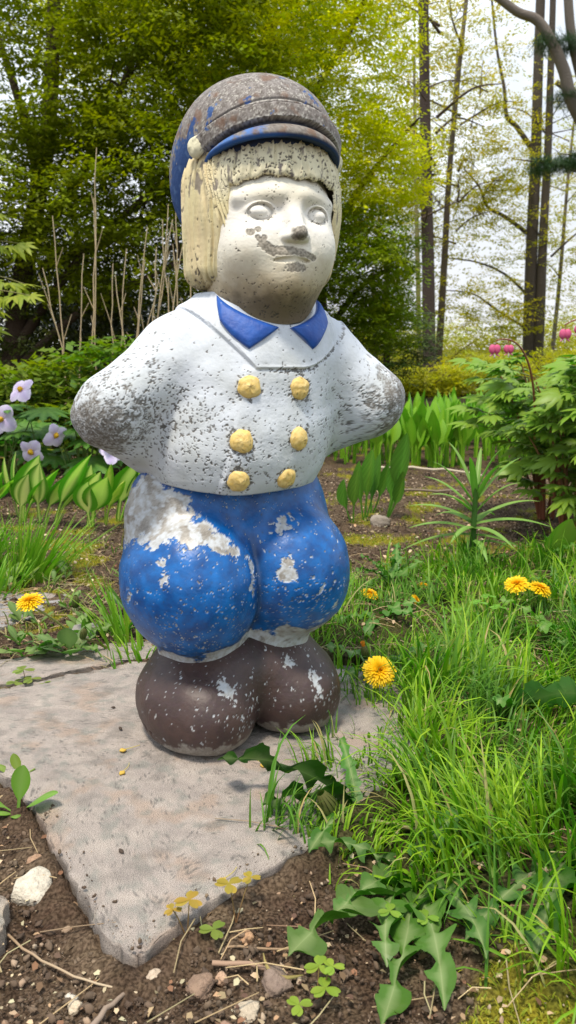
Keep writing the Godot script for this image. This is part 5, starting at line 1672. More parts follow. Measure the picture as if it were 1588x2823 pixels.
	dandelion_leaves(foot, [
		[W(0.375, 0.93, 0.060), Vector3(0, 0.03, 0), 0.030, 3.0, 0.40, Color(0.15, 0.31, 0.09), Vector3(0.3, 0.65, 0.5)],
		[W(0.26, 0.94, 0.045), Vector3(0, 0.03, 0), 0.018, 4.0, 0.5, Color(0.13, 0.30, 0.05)],
		[W(0.35, 1.10, 0.05), Vector3(0, 0.03, 0), 0.020, 4.0, 0.5, Color(0.12, 0.30, 0.04)],
	], "dandelion plant with a broad pale leaf held above the grass at the right")
	foot = W(0.15, 1.16, 0.0)
	dandelion_leaves(foot, [
		[W(0.085, 1.12, 0.012), Vector3(0, 0.015, 0), 0.020, 3.0, 0.4, Color(0.06, 0.17, 0.03)],
		[W(0.18, 1.05, 0.012), Vector3(0, 0.02, 0), 0.018, 4.0, 0.5, Color(0.07, 0.18, 0.03)],
		[W(0.06, 1.22, 0.02), Vector3(0, 0.02, 0), 0.018, 4.0, 0.5, Color(0.10, 0.22, 0.05)],
		[W(0.23, 1.2, 0.03), Vector3(0, 0.02, 0), 0.018, 4.0, 0.5, Color(0.10, 0.25, 0.04)],
	], "dandelion rosette under the large yellow flower by the shoe")
	foot = W(0.46, 1.33, 0.0)
	dandelion_leaves(foot, [
		[W(0.37, 1.36, 0.055), Vector3(0, 0.03, 0), 0.020, 4.0, 0.5, Color(0.16, 0.33, 0.04)],
		[W(0.53, 1.25, 0.03), Vector3(0.02, 0.04, 0), 0.022, 4.0, 0.45, Color(0.14, 0.32, 0.04)],
		[W(0.40, 1.22, 0.045), Vector3(0, 0.03, 0), 0.020, 4.0, 0.5, Color(0.15, 0.33, 0.05)],
	], "dandelion leaves below the touching pair of flowers")
	foot = W(0.17, 1.42, 0.0)
	dandelion_leaves(foot, [
		[W(0.08, 1.36, 0.015), Vector3(0, 0.02, 0), 0.020, 4.0, 0.5, Color(0.10, 0.25, 0.04)],
		[W(0.22, 1.34, 0.03), Vector3(0, 0.03, 0), 0.020, 4.0, 0.5, Color(0.12, 0.28, 0.05)],
		[W(0.13, 1.30, 0.01), Vector3(0, 0.02, 0), 0.018, 4.0, 0.6, Color(0.10, 0.24, 0.04)],
		[W(0.25, 1.42, 0.03), Vector3(0, 0.03, 0), 0.018, 4.0, 0.5, Color(0.13, 0.30, 0.05)],
	], "dandelion leaves in the grass under the flower by the breeches")
	foot = W(-0.355, 1.27, 0.0)
	dandelion_leaves(foot, [
		[W(-0.42, 1.22, 0.010), Vector3(0, 0.015, 0), 0.014, 4.0, 0.6, Color(0.16, 0.26, 0.06)],
		[W(-0.30, 1.22, 0.010), Vector3(0, 0.015, 0), 0.013, 4.0, 0.6, Color(0.15, 0.25, 0.06)],
		[W(-0.46, 1.30, 0.012), Vector3(0, 0.015, 0), 0.015, 4.0, 0.5, Color(0.17, 0.27, 0.08)],
		[W(-0.29, 1.33, 0.020), Vector3(0, 0.02, 0), 0.014, 4.0, 0.6, Color(0.15, 0.25, 0.06)],
	], "small dandelion rosette in the weeds behind the flagstone, left")
	# clover and seedlings
	var yl := Color(0.42, 0.28, 0.05)
	clover(-0.085, 0.603, [[0.002, 0.036, -0.004, 0.0125], [-0.012, 0.030, 0.0, 0.008]], yl, "yellow bronze clover sprig at the flagstone's edge, left one")
	clover(-0.045, 0.620, [[-0.006, 0.034, -0.008, 0.0125], [0.012, 0.035, -0.016, 0.009]], Color(0.40, 0.30, 0.05), "yellow clover sprig at the flagstone's edge, right one")
	clover(-0.066, 0.598, [[0.004, 0.016, 0.002, 0.012]], Color(0.20, 0.27, 0.05), "small green clover between the yellow clover sprigs")
	clover(0.022, 0.535, [[0.002, 0.024, -0.012, 0.0115], [0.006, 0.020, 0.006, 0.0115], [-0.014, 0.018, 0.020, 0.010], [0.012, 0.030, -0.004, 0.009]], Color(0.24, 0.34, 0.04), "green clover sprig in the front soil by the dandelion leaf")
	clover(-0.392, 1.14, [[-0.004, 0.035, 0.0, 0.017], [0.010, 0.024, 0.01, 0.015], [0.026, 0.018, 0.01, 0.013], [-0.012, 0.020, 0.012, 0.014]], Color(0.22, 0.28, 0.06), "green clover in the joint between the flagstones")
	clover(0.105, 0.60, [[-0.02, 0.03, 0.0, 0.010], [0.01, 0.028, 0.005, 0.010]], Color(0.2, 0.33, 0.04), "green clover under the cupped dandelion leaf")
	clover(0.32, 1.30, [[0.0, 0.065, 0.0, 0.016], [0.03, 0.06, 0.01, 0.015], [-0.03, 0.055, 0.01, 0.014], [0.02, 0.07, -0.02, 0.014]], Color(0.17, 0.38, 0.04), "green clover among the tall grass at the right")
	sprout(on_ground(-0.288, 0.785), [[Vector3(0.010, 0.058, 0.0), 0.010], [Vector3(0.046, 0.030, 0.006), 0.011], [Vector3(-0.050, 0.030, 0.010), 0.010], [Vector3(0.006, 0.010, 0.022), 0.006], [Vector3(-0.020, 0.012, 0.018), 0.006]], "bright green seedling with five leaves on the soil left of the flagstone", Color(0.17, 0.34, 0.04))
	sprout(on_ground(-0.312, 0.865), [[Vector3(-0.006, 0.034, 0.0), 0.006], [Vector3(0.020, 0.018, 0.006), 0.006], [Vector3(-0.03, 0.02, 0.0), 0.006]], "tiny seedling at the flagstone's left edge", Color(0.24, 0.33, 0.05))
	sprout(on_ground(-0.36, 1.262), [[Vector3(-0.03, 0.03, 0.04), 0.018], [Vector3(0.02, 0.03, 0.045), 0.018], [Vector3(0.0, 0.055, 0.01), 0.017], [Vector3(0.045, 0.04, 0.0), 0.015], [Vector3(-0.05, 0.04, 0.0), 0.015], [Vector3(0.03, 0.05, -0.03), 0.014]], "grey green weed with rounded leaves behind the flagstone", Color(0.15, 0.24, 0.08), "rosette_weed")
	sprout(on_ground(-0.30, 1.45), [[Vector3(0.0, 0.09, 0.0), 0.012], [Vector3(0.03, 0.07, 0.0), 0.012], [Vector3(-0.03, 0.065, 0.02), 0.013], [Vector3(0.02, 0.05, 0.03), 0.012], [Vector3(-0.04, 0.045, -0.01), 0.012]], "upright leafy weed left of the statue's breeches", Color(0.13, 0.24, 0.06), "rosette_weed")
	sprout(on_ground(-0.44, 1.27), [[Vector3(-0.06, 0.02, 0.03), 0.014], [Vector3(0.05, 0.02, 0.04), 0.014], [Vector3(0.0, 0.03, 0.05), 0.013]], "flat pale green weed below the left dandelion flower", Color(0.22, 0.32, 0.10), "rosette_weed")
	for k in 46:
		var d := rr(1.26, 1.75)
		var x := -rr(0.12, 0.52) * (0.35 + 0.55 * d)
		var q := Vector2(x, d)
		if Geometry2D.is_point_in_polygon(q, SLAB_B) or Geometry2D.is_point_in_polygon(q, SLAB_C): continue
		var lv := []
		for j in 4 + rng.randi() % 4:
			var az := rr(0, TAU)
			var l := rr(0.014, 0.036)
			lv.append([Vector3(cos(az) * l, rr(0.01, 0.04), sin(az) * l), l * 0.3])
		sprout(on_ground(x, d), lv, "small green weed seedling between flagstones and left bed", vary(Color(0.15, 0.25, 0.05)), "weed")
		get_child(get_child_count() - 1).set_meta("group", "weed seedlings behind the flagstones")
	for k in 30:
		var d := rr(0.75, 1.9)
		var x := rr(0.15, 0.60) * (0.3 + 0.5 * d)
		if grassy(x, d) < 0.7: continue
		var blocks := false
		for f in [[0.127, 1.06], [0.42, 1.43], [0.464, 1.43], [0.158, 1.50], [0.244, 1.48], [0.05, 0.76]]:
			if absf(x / d - f[0] / f[1]) < 0.075 and d < f[1] + 0.05: blocks = true
		if blocks: continue
		var at := on_ground(x, d)
		var o := thing("lawn_weed", "toothed weed rosette growing among the lawn grass", "weed", at, 0.0, "toothed weeds in the lawn")
		for j in 4 + rng.randi() % 3:
			var az := rr(0, TAU)
			var l := rr(0.04, 0.08)
			var tip := Vector3(cos(az) * l, rr(0.015, 0.06), sin(az) * l)
			part("leaf", toothed_leaf(curve3(Vector3.ZERO, tip * 0.5 + Vector3(0, 0.03, 0), tip, 10), Vector3(sin(az), 0.2, -cos(az)), l * 0.2, 4.0, 0.7, vary(Color(0.09, 0.22, 0.035)), Color(0.24, 0.34, 0.10)), M.blade_leaf, o)
	# tufts of long grass
	grass_tuft(-0.72, 1.80, 170, 0.17, 0.30, "tuft of long bright grass at the left edge before the hostas")
	grass_tuft(-0.58, 1.76, 120, 0.20, 0.40, "tuft of long grass leaning right, before the hostas")
	grass_tuft(-0.62, 1.62, 110, 0.10, 0.15, "short tuft of yellow green grass under the taller tufts")
	grass_tuft(-0.275, 1.32, 40, 0.16, -0.05, "few tall grass blades left of the statue's ankles")
	grass_tuft(-0.235, 1.235, 50, 0.06, 0.0, "small grass tuft in the joint behind the statue's shoes")
	# fallen dry leaf scraps
	for a in [[-0.006, 0.556, "pale curled dry leaf strip beside the toothed leaf"], [0.008, 0.478, "curled yellow dry leaf at the front of the soil"]]:
		var mb := MB.new()
		mb.blade(curve3(Vector3(-0.014, 0.012, -0.01), Vector3(-0.012, -0.006, 0.008), Vector3(0.018, 0.004, 0.004), 9), PackedFloat32Array([0.001, 0.0022, 0.0028, 0.003, 0.003, 0.0032, 0.003, 0.0026, 0.002, 0.0006]), Vector3(0.1, 1, 0.3), 0.5, Color(0.62, 0.50, 0.22), Color(0.55, 0.42, 0.16), Color(-1, 0, 0), 2)
		solo("dry_leaf", mb.mesh(), M.blade_leaf, a[2], "dry leaf", "", on_ground(a[0], a[1], 0.006))

func dry_canes() -> void:
	# last year's stalks: four clumps
	var clumps := [
		[W(-1.03, 4.1, -0.02), [[-0.02, 0.0, 1.02, 0.05], [0.02, 0.03, 1.50, 0.10], [-0.10, -0.02, 1.20, -0.02], [0.05, 0.0, 1.28, 0.04], [-0.05, 0.02, 0.95, -0.12]], "clump of dry tan stalks farthest left, with the tallest stalk"],
		[W(-0.86, 4.15, -0.02), [[0.0, 0.0, 1.05, 0.06], [0.03, 0.02, 1.15, 0.14], [-0.03, 0.0, 0.98, 0.02], [0.01, -0.03, 0.9, 0.20], [0.05, 0.0, 1.0, 0.10]], "clump of dry tan stalks second from the left"],
		[W(-0.72, 4.1, -0.02), [[0.0, 0.0, 1.18, 0.16], [0.03, 0.02, 1.05, 0.05], [-0.03, 0.0, 0.92, -0.10], [0.04, 0.0, 1.25, 0.10], [0.02, 0.03, 1.1, 0.20]], "clump of dry tan stalks third from the left"],
		[W(-0.54, 4.1, -0.02), [[0.0, 0.0, 1.30, 0.0], [0.03, 0.02, 1.34, 0.03], [-0.02, 0.0, 1.18, -0.05], [0.05, 0.0, 0.75, 0.28], [0.08, 0.02, 0.66, 0.32], [0.06, 0.03, 0.85, 0.24]], "clump of dry stalks next to the statue's hair, some leaning right"],
	]
	for c in clumps:
		var o := thing("dry_stalk_clump", c[2], "dry stalks", c[0], 0.0, "dry stalk clumps behind the left bed")
		for a in c[1]:
			var top := Vector3(a[0] + a[3], a[2], a[1])
			var path := curve3(Vector3(a[0], 0, a[1]), Vector3(a[0] + a[3] * 0.35 + rr(-0.03, 0.03), a[2] * 0.5, a[1]), top, 10)
			for j in range(1, 10): path[j] += Vector3(rr(-0.008, 0.008), 0, rr(-0.008, 0.008))
			var mb := MB.new()
			mb.tube(path, 0.0046, 0.0020, Color(0.40, 0.28, 0.15), Color(0.52, 0.42, 0.26), 6)
			for j in [5, 7, 8]:
				if rng.randf() < 0.7: mb.tube(PackedVector3Array([path[j], path[j] + Vector3(rr(-0.05, 0.05), rr(0.07, 0.16), rr(-0.02, 0.02))]), 0.0025, 0.0012, Color(0.42, 0.32, 0.18), Color(0.5, 0.4, 0.25), 4)
			part("stalk", mb.mesh(), M.bark, o)
# ------------------------------------------------------------------ trees and shrubs behind the garden
func leaf_spray(n: int, l: float, wide: float, spread: float, droop: float, pointed := 1) -> ArrayMesh:
	# a thin shoot carrying n leaves of length l, lying roughly flat
	var mb := MB.new()
	for k in n:
		var t := (k + 0.5) / n
		var at := Vector3(rr(-0.25, 0.25) * spread, -droop * t * t * spread + rr(-0.10, 0.10) * spread, (t - 0.5) * spread * 2.0)
		var a := rr(-1.3, 1.3)
		var d := Vector3(sin(a), rr(-0.75, 0.15), cos(a)).normalized()
		var s := Vector3(cos(a), rr(-0.4, 0.4), -sin(a)).normalized()
		var ll := l * rr(0.7, 1.25)
		var nn := s.cross(d).normalized()
		if nn.y < 0: nn = -nn
		var f := rr(0.8, 1.15)
		var c := Color(f, f, f)
		var i0 := mb.add(at, nn, c)
		var i1 := mb.add(at + d * ll * 0.45 + s * ll * wide * 0.5 - nn * ll * 0.06, nn, c)
		var i2 := mb.add(at + d * ll, nn, c)
		var i3 := mb.add(at + d * ll * 0.45 - s * ll * wide * 0.5 - nn * ll * 0.06, nn, c)
		mb.tri(i0, i1, i2)
		mb.tri(i0, i2, i3)
	return mb.mesh()

func crown(o: Node3D, spray: ArrayMesh, vols: Array, thr: float, ca: Color, cb: Color, matl: Material, lay := 2.6, called := "crown", size := 1.0) -> void:
	# vols: [centre, radii, how many]
	var where := []
	var tint := PackedColorArray()
	for v in vols:
		var made := 0
		var tries := 0
		while made < v[2] and tries < v[2] * 6:
			tries += 1
			var u := Vector3(rng.randfn(), rng.randfn(), rng.randfn()).normalized() * pow(rng.randf(), 0.36)
			var p: Vector3 = v[0] + u * v[1]
			if p.y < 0.02: continue
			var k := n4.get_noise_3d(p.x * 1.5, p.y * lay, p.z * 1.5) + 0.5 * n1.get_noise_3d(p.x * 4.5, p.y * lay * 2.2, p.z * 4.5)
			if k < thr: continue
			var az := rr(0, TAU)
			var b := Basis(Vector3.UP, az) * Basis(Vector3.RIGHT, rr(-0.35, 0.35)) * Basis(Vector3.FORWARD, rr(-0.4, 0.4))
			where.append(Transform3D(b.scaled(Vector3.ONE * rr(0.75, 1.25) * size), p - o.position))
			tint.append(vary(ca.lerp(cb, rng.randf()), 0.15))
			made += 1
	copies(called, spray, matl, where, tint, o)

func limb(o: Node3D, path: PackedVector3Array, r0: float, r1: float, c0: Color, c1: Color, called := "branch", sides := 8) -> void:
	var mb := MB.new()
	var q := PackedVector3Array()
	for p in path: q.append(p - o.position)
	mb.tube(q, r0, r1, c0, c1, sides)
	part(called, mb.mesh(), M.tree_bark, o)

func bent(pts: Array, n := 5) -> PackedVector3Array:            # a smooth path through points
	var o := PackedVector3Array()
	for k in pts.size() - 1:
		var a: Vector3 = pts[maxi(k - 1, 0)]
		var b: Vector3 = pts[k]
		var c: Vector3 = pts[k + 1]
		var d: Vector3 = pts[mini(k + 2, pts.size() - 1)]
		for j in n:
			var t := float(j) / n
			o.append(b.cubic_interpolate(c, a, d, t) + Vector3(0, 0, 0))
	o.append(pts[-1])
	return o

func random_boughs(o: Node3D, from: Vector3, n: int, h0: float, h1: float, reach: float, rise: float, r: float, c: Color, droop := 0.0) -> Array:
	var ends := []
	for k in n:
		var az := TAU * k / n + rr(-0.5, 0.5)
		var h := lerpf(h0, h1, rng.randf())
		var a := from + Vector3(0, h, 0)
		var l := reach * rr(0.6, 1.0)
		var e := a + Vector3(cos(az) * l, l * rise * rr(0.6, 1.3), sin(az) * l)
		var m := a.lerp(e, 0.5) + Vector3(rr(-0.1, 0.1), l * rr(0.02, 0.18), rr(-0.1, 0.1))
		limb(o, bent([a, m, e - Vector3(0, droop * l, 0)], 5), r * rr(0.7, 1.1), r * 0.15, c, c, "branch", 6)
		for j in 2:
			var q := a.lerp(e, rr(0.4, 0.8))
			var e2 := q + Vector3(rr(-0.5, 0.5), rr(0.1, 0.5), rr(-0.5, 0.5)) * l
			limb(o, bent([q, q.lerp(e2, 0.5) + Vector3(0, 0.03, 0), e2], 4), r * 0.4, r * 0.08, c, c, "branch", 5)
		ends.append(e)
	return ends

func tree(called: String, label: String, at: Vector3, group := "trees behind the garden") -> Node3D:
	return thing(called, label, "tree", at, 0.0, group)

func build_trees() -> void:
	var tb := mat("tree_bark", 0.9)
	tb.normal_enabled = true
	tb.normal_texture = M.granite.normal_texture
	tb.uv1_triplanar = true
	tb.uv1_world_triplanar = true
	tb.uv1_scale = Vector3(3, 0.8, 3)
	tb.normal_scale = 1.2
	leafy("tree_leaf", 0.5, Color(1.0, 1.0, 0.3))
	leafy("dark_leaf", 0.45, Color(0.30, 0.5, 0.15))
	var small := leaf_spray(15, 0.040, 0.5, 0.13, 0.25)
	var mid := leaf_spray(14, 0.055, 0.55, 0.18, 0.3)
	var far_ := leaf_spray(12, 0.075, 0.6, 0.24, 0.2)
	var brown := Color(0.085, 0.058, 0.038)
	var grey := Color(0.17, 0.145, 0.12)
	var dkt := Color(0.060, 0.043, 0.033)

	# two Japanese maples at the left: shade below put into darker leaf colours
	var t := tree("maple_tree", "dark green fine leaved maple at the left, arching over the dry stalks", W(-2.3, 6.6, 0.0))
	limb(t, bent([W(-2.3, 6.6, -0.05), W(-2.15, 6.5, 0.7), W(-2.0, 6.4, 1.3), W(-1.75, 6.3, 2.2), W(-1.6, 6.2, 3.6)]), 0.11, 0.04, brown, brown, "trunk", 10)
	for a in [[W(-2.15, 6.5, 0.6), W(-1.5, 6.1, 1.25), W(-0.75, 5.7, 1.75)], [W(-2.1, 6.45, 0.9), W(-2.5, 6.2, 1.6), W(-2.8, 6.0, 2.5)], [W(-2.0, 6.4, 1.3), W(-1.35, 6.1, 2.0), W(-0.9, 5.9, 2.9)], [W(-2.2, 6.55, 0.4), W(-1.5, 6.0, 0.85), W(-0.7, 5.6, 1.15)], [W(-1.85, 6.35, 1.8), W(-1.95, 6.2, 2.4), W(-2.2, 6.1, 3.3)], [W(-2.25, 6.6, 0.3), W(-2.6, 6.3, 0.9), W(-3.0, 6.0, 1.3)], [W(-1.9, 6.4, 1.2), W(-1.2, 6.3, 1.45), W(-0.3, 6.1, 1.9)]]:
		limb(t, bent(a), 0.045, 0.012, brown, brown)
		for j in 4:
			var q: Vector3 = (a[1] as Vector3).lerp(a[2], rr(0, 1))
			var e := q + Vector3(rr(-0.2, 0.6), rr(-0.1, 0.5), rr(-0.3, 0.3))
			limb(t, bent([q, q.lerp(e, 0.5) + Vector3(0, 0.05, 0), e], 4), 0.013, 0.004, brown, brown, "branch", 5)
	crown(t, small, [[W(-1.7, 6.1, 2.3), Vector3(1.7, 1.5, 1.1), 4200], [W(-1.0, 5.8, 1.55), Vector3(1.3, 0.75, 0.9), 2000], [W(-0.6, 5.9, 2.6), Vector3(0.9, 1.1, 0.9), 1700]], 0.07, Color(0.16, 0.22, 0.008), Color(0.32, 0.39, 0.010), M.tree_leaf)
	crown(t, small, [[W(-2.3, 6.3, 1.0), Vector3(1.2, 0.8, 0.9), 1100], [W(-1.0, 6.4, 0.9), Vector3(1.1, 0.55, 0.6), 700]], 0.02, Color(0.055, 0.075, 0.012), Color(0.10, 0.12, 0.014), M.dark_leaf, 3.0, "shade_tinted_boughs")  # darker leaves stand in for shade inside the lower crown

	for a in [[-3.6, 0.9, 0.6, "dark maple standing left of the first one, beyond the frame"], [-7.6, 2.2, 2.1, "dark maple farthest left, beyond the frame"]]:
		var more: Node3D = t.duplicate()
		more.name = numbered("maple_tree")
		more.position = t.position + Vector3(a[0], 0, -a[1])
		more.rotation.y = a[2]
		more.set_meta("label", a[3])
		add_child(more, true)
	t = tree("maple_tree", "bright yellow green maple with layered boughs behind the statue's cap", W(0.35, 8.0, 0.0))
	limb(t, bent([W(0.35, 8.0, -0.05), W(0.32, 8.0, 0.8), W(0.2, 7.9, 1.7), W(-0.05, 7.7, 2.8), W(-0.3, 7.6, 4.0)]), 0.10, 0.04, brown, brown, "trunk", 10)
	for a in [[W(0.32, 8.0, 0.7), W(0.7, 7.7, 1.2), W(1.05, 7.3, 1.35)], [W(0.25, 7.9, 1.4), W(0.7, 7.6, 2.1), W(1.1, 7.2, 2.5)], [W(0.15, 7.85, 1.9), W(-0.5, 7.4, 2.6), W(-1.1, 7.0, 3.2)], [W(0.0, 7.8, 2.5), W(0.5, 7.4, 3.2), W(0.9, 7.1, 3.9)], [W(0.32, 8.0, 0.5), W(-0.2, 7.5, 1.0), W(-0.8, 7.2, 1.35)]]:
		limb(t, bent(a), 0.04, 0.01, brown, brown)
	crown(t, small, [[W(0.12, 7.4, 3.1), Vector3(1.05, 1.1, 1.1), 2500], [W(0.62, 7.3, 2.15), Vector3(0.70, 0.55, 0.8), 900], [W(-0.8, 7.3, 3.2), Vector3(1.3, 0.9, 1.0), 2200], [W(0.3, 7.3, 4.1), Vector3(1.3, 0.8, 1.0), 900]], -0.05, Color(0.60, 0.68, 0.006), Color(0.84, 0.84, 0.008), M.tree_leaf, 3.2)
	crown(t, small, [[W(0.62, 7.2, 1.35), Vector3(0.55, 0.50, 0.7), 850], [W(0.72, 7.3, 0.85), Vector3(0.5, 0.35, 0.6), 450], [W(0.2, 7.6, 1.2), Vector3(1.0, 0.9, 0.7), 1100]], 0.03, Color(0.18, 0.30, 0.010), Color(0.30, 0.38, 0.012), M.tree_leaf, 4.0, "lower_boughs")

	# dark shrubs added for the deep shade under them, more beyond the frame
	for a in [[-2.6, 8.2, Vector3(1.3, 0.95, 0.9), "added dark shrub standing in for shade under the maple at the left edge"], [-1.2, 8.4, Vector3(1.2, 0.75, 0.8), "added dark shrub standing in for shade under the maple behind the dry stalks"], [-0.1, 9.2, Vector3(0.9, 0.55, 0.7), "added dark shrub standing in for shade behind the statue's shoulder"], [-4.8, 8.4, Vector3(1.3, 0.9, 0.9), "dark evergreen shrub left of the frame"], [-7.2, 9.0, Vector3(1.4, 1.0, 0.9), "dark evergreen shrub farthest left of the frame"]]:
		t = thing("dark_shrub", a[3], "shrub", W(a[0], a[1], 0.0), 0.0, "evergreen shrubs under the maples")
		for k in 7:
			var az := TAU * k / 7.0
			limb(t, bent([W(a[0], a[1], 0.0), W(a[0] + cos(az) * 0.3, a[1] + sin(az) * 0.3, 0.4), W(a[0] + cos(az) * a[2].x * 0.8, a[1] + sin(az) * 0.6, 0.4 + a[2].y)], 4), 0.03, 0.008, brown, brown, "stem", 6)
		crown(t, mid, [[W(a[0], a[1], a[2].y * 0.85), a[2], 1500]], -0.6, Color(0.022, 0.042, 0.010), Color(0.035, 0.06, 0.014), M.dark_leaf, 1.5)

	# leafy plants between the bed and the maples
	for a in [[-1.30, 3.5, 0.42, "serrated leafy plant behind the poppies at the left edge", Color(0.10, 0.20, 0.03)], [-1.0, 3.6, 0.50, "yellow green leafy plant behind the poppies", Color(0.19, 0.29, 0.03)], [-0.72, 3.5, 0.55, "bright green leafy plant at the foot of the dry stalks", Color(0.12, 0.28, 0.03)], [-0.45, 3.6, 0.52, "leafy plant directly behind the statue's shoulder", Color(0.17, 0.28, 0.03)], [-1.6, 3.7, 0.5, "leafy plant left of the frame behind the bed", Color(0.12, 0.22, 0.03)]]:
		t = thing("leafy_plant", a[3], "plant", on_ground(a[0], a[1], 0.0), 0.0, "leafy plants between the left bed and the maples")
		for k in 6:
			var az := TAU * k / 6.0 + rr(-0.3, 0.3)
			limb(t, bent([t.position, t.position + Vector3(cos(az) * 0.07, a[2] * 0.5, sin(az) * 0.07), t.position + Vector3(cos(az) * 0.18, a[2] * rr(0.7, 0.95), sin(az) * 0.15)], 4), 0.006, 0.002, Color(0.12, 0.12, 0.04), a[4], "stem", 5)
		crown(t, mid, [[t.position + Vector3(0, a[2] * 0.62, 0), Vector3(0.27, a[2] * 0.48, 0.2), 170]], -0.35, a[4], a[4].lerp(Color(0.28, 0.34, 0.03), 0.5), M.tree_leaf, 1.5, "leaves", 0.85)

	# a sprig of pointed maple leaves hangs in at the left edge
	var lobes := [[0.0, 1.0, 0.13], [-38.0, 0.86, 0.12], [38.0, 0.86, 0.12], [-78.0, 0.6, 0.10], [78.0, 0.6, 0.10]]
	var lf := [lobed(lobes, 0.12, 0.35, Color(0.26, 0.34, 0.02), Color(0.22, 0.31, 0.02), 6, Color(0.34, 0.42, 0.05), 1).mesh(), lobed(lobes, 0.12, 0.2, Color(0.32, 0.38, 0.02), Color(0.28, 0.36, 0.02), 6, Color(0.4, 0.45, 0.05), 1).mesh()]
	t = thing("maple_sapling", "young maple with pointed light green leaves reaching in at the left edge", "tree", W(-1.00, 2.55, -0.02))
	limb(t, bent([W(-1.00, 2.55, -0.02), W(-1.02, 2.52, 0.5), W(-0.99, 2.5, 0.95), W(-0.96, 2.48, 1.15)]), 0.010, 0.003, brown, grey, "trunk", 6)
	for a in [[0.50, 0.14, 0.58], [0.60, 0.20, 0.62], [0.72, 0.28, 0.70], [0.80, 0.24, 0.83], [0.88, 0.20, 0.90], [0.96, 0.22, 0.98], [1.04, 0.17, 1.07], [1.1, 0.12, 1.15], [0.66, 0.33, 0.66]]:
		var b0 := W(-1.01, 2.52, a[0])
		var b1 := W(-1.01 + a[1] * 0.8, 2.48 + rr(-0.12, 0.12), a[2])
		limb(t, bent([b0, b0.lerp(b1, 0.5) + Vector3(0, 0.02, 0), b1], 4), 0.003, 0.0012, brown, Color(0.2, 0.2, 0.06), "branch", 5)
		for k in 8:
			var p := b0.lerp(b1, 0.25 + 0.75 * k / 7.0)
			var az := rr(-1.2, 1.8)
			var m := part("leaf", lf[k % 2], M.tree_leaf, t)
			m.transform = Transform3D(frame(Vector3(sin(az) * 0.8 + 0.4, rr(-0.75, -0.1), cos(az) * 0.5), Vector3(rr(-0.4, 0.4), 1, rr(0.0, 0.8))).scaled_local(Vector3.ONE * rr(0.045, 0.068)), p - t.position)

	# thin trees against the sky on the right; paths run from the foot upwards
	t = tree("tall_tree", "tall straight brown trunk, thickest of the trees right of the statue", W(2.47, 14.0, 0.1))
	limb(t, bent([W(2.44, 14.0, 0.0), W(2.36, 14.0, 1.9), W(2.29, 14.0, 3.2), W(2.23, 14.0, 4.4), W(2.15, 14.0, 6.2), W(2.0, 14.0, 10.0)]), 0.115, 0.07, dkt, dkt, "trunk", 10)
	random_boughs(t, W(2.42, 14.0, 0), 9, 2.5, 7.0, 1.5, 0.25, 0.03, brown)
	crown(t, mid, [[W(2.3, 15.4, 4.6), Vector3(1.6, 2.6, 1.1), 950], [W(1.7, 14.5, 3.4), Vector3(0.8, 1.6, 1.0), 420]], 0.1, Color(0.42, 0.44, 0.012), Color(0.62, 0.54, 0.02), M.tree_leaf, 2.0)

	t = tree("thin_tree", "thin mossy trunk just left of the thickest one", W(2.15, 13.0, 0.1))
	limb(t, bent([W(2.11, 13.0, 0.0), W(2.03, 13.0, 1.8), W(1.96, 13.0, 3.1), W(1.88, 13.0, 5.0)]), 0.045, 0.02, Color(0.20, 0.19, 0.05), Color(0.2, 0.18, 0.08), "trunk", 8)
	random_boughs(t, W(2.08, 13.0, 0), 7, 1.5, 5.0, 1.0, 0.2, 0.02, brown)
	crown(t, small, [[W(1.75, 15.0, 2.8), Vector3(0.8, 2.2, 0.8), 520]], 0.1, Color(0.38, 0.42, 0.012), Color(0.56, 0.50, 0.015), M.tree_leaf, 2.6)

	t = tree("thin_tree", "slender dark trunk leaning right, between the thick trunk and the twin trunks", W(2.72, 15.0, 0.1))
	limb(t, bent([W(2.74, 15.0, 0.0), W(2.80, 15.0, 2.0), W(2.84, 15.0, 3.7), W(2.93, 15.0, 5.2), W(3.1, 15.0, 7.5)]), 0.07, 0.03, brown, grey, "trunk", 8)
	random_boughs(t, W(3.0, 15.0, 0), 9, 1.8, 6.0, 1.3, 0.3, 0.022, brown)
	crown(t, mid, [[W(3.1, 14.8, 4.6), Vector3(1.3, 2.4, 1.3), 640], [W(3.4, 15.0, 1.5), Vector3(1.1, 0.8, 1.0), 300]], 0.12, Color(0.42, 0.42, 0.012), Color(0.62, 0.54, 0.02), M.tree_leaf, 2.0)

	t = tree("thin_tree", "thin pale pole of a tree close behind the slender leaning one", W(3.1, 17.0, 0.2))
	limb(t, bent([W(3.15, 17.0, 0.1), W(3.2, 17.0, 2.0), W(3.2, 17.0, 4.0), W(3.3, 17.0, 6.5)]), 0.04, 0.02, grey, grey, "trunk", 7)
	random_boughs(t, W(3.2, 17.0, 0), 6, 2.0, 6.0, 1.0, 0.35, 0.016, brown)
	crown(t, mid, [[W(3.2, 17.0, 4.5), Vector3(1.2, 2.2, 1.1), 300]], 0.12, Color(0.42, 0.44, 0.015), Color(0.60, 0.54, 0.03), M.tree_leaf, 2.0)

	t = tree("twin_tree", "forked tree with twin dark trunks and crooked bare limbs at the right", W(4.75, 16.0, 0.2))
	var dk := Color(0.075, 0.06, 0.05)
	limb(t, bent([W(4.73, 16.0, 0.0), W(4.68, 16.0, 1.5), W(4.65, 16.0, 2.85), W(4.64, 16.0, 4.3), W(4.60, 16.0, 5.9), W(4.55, 16.0, 8.5)]), 0.135, 0.08, dk, dk, "trunk", 10)
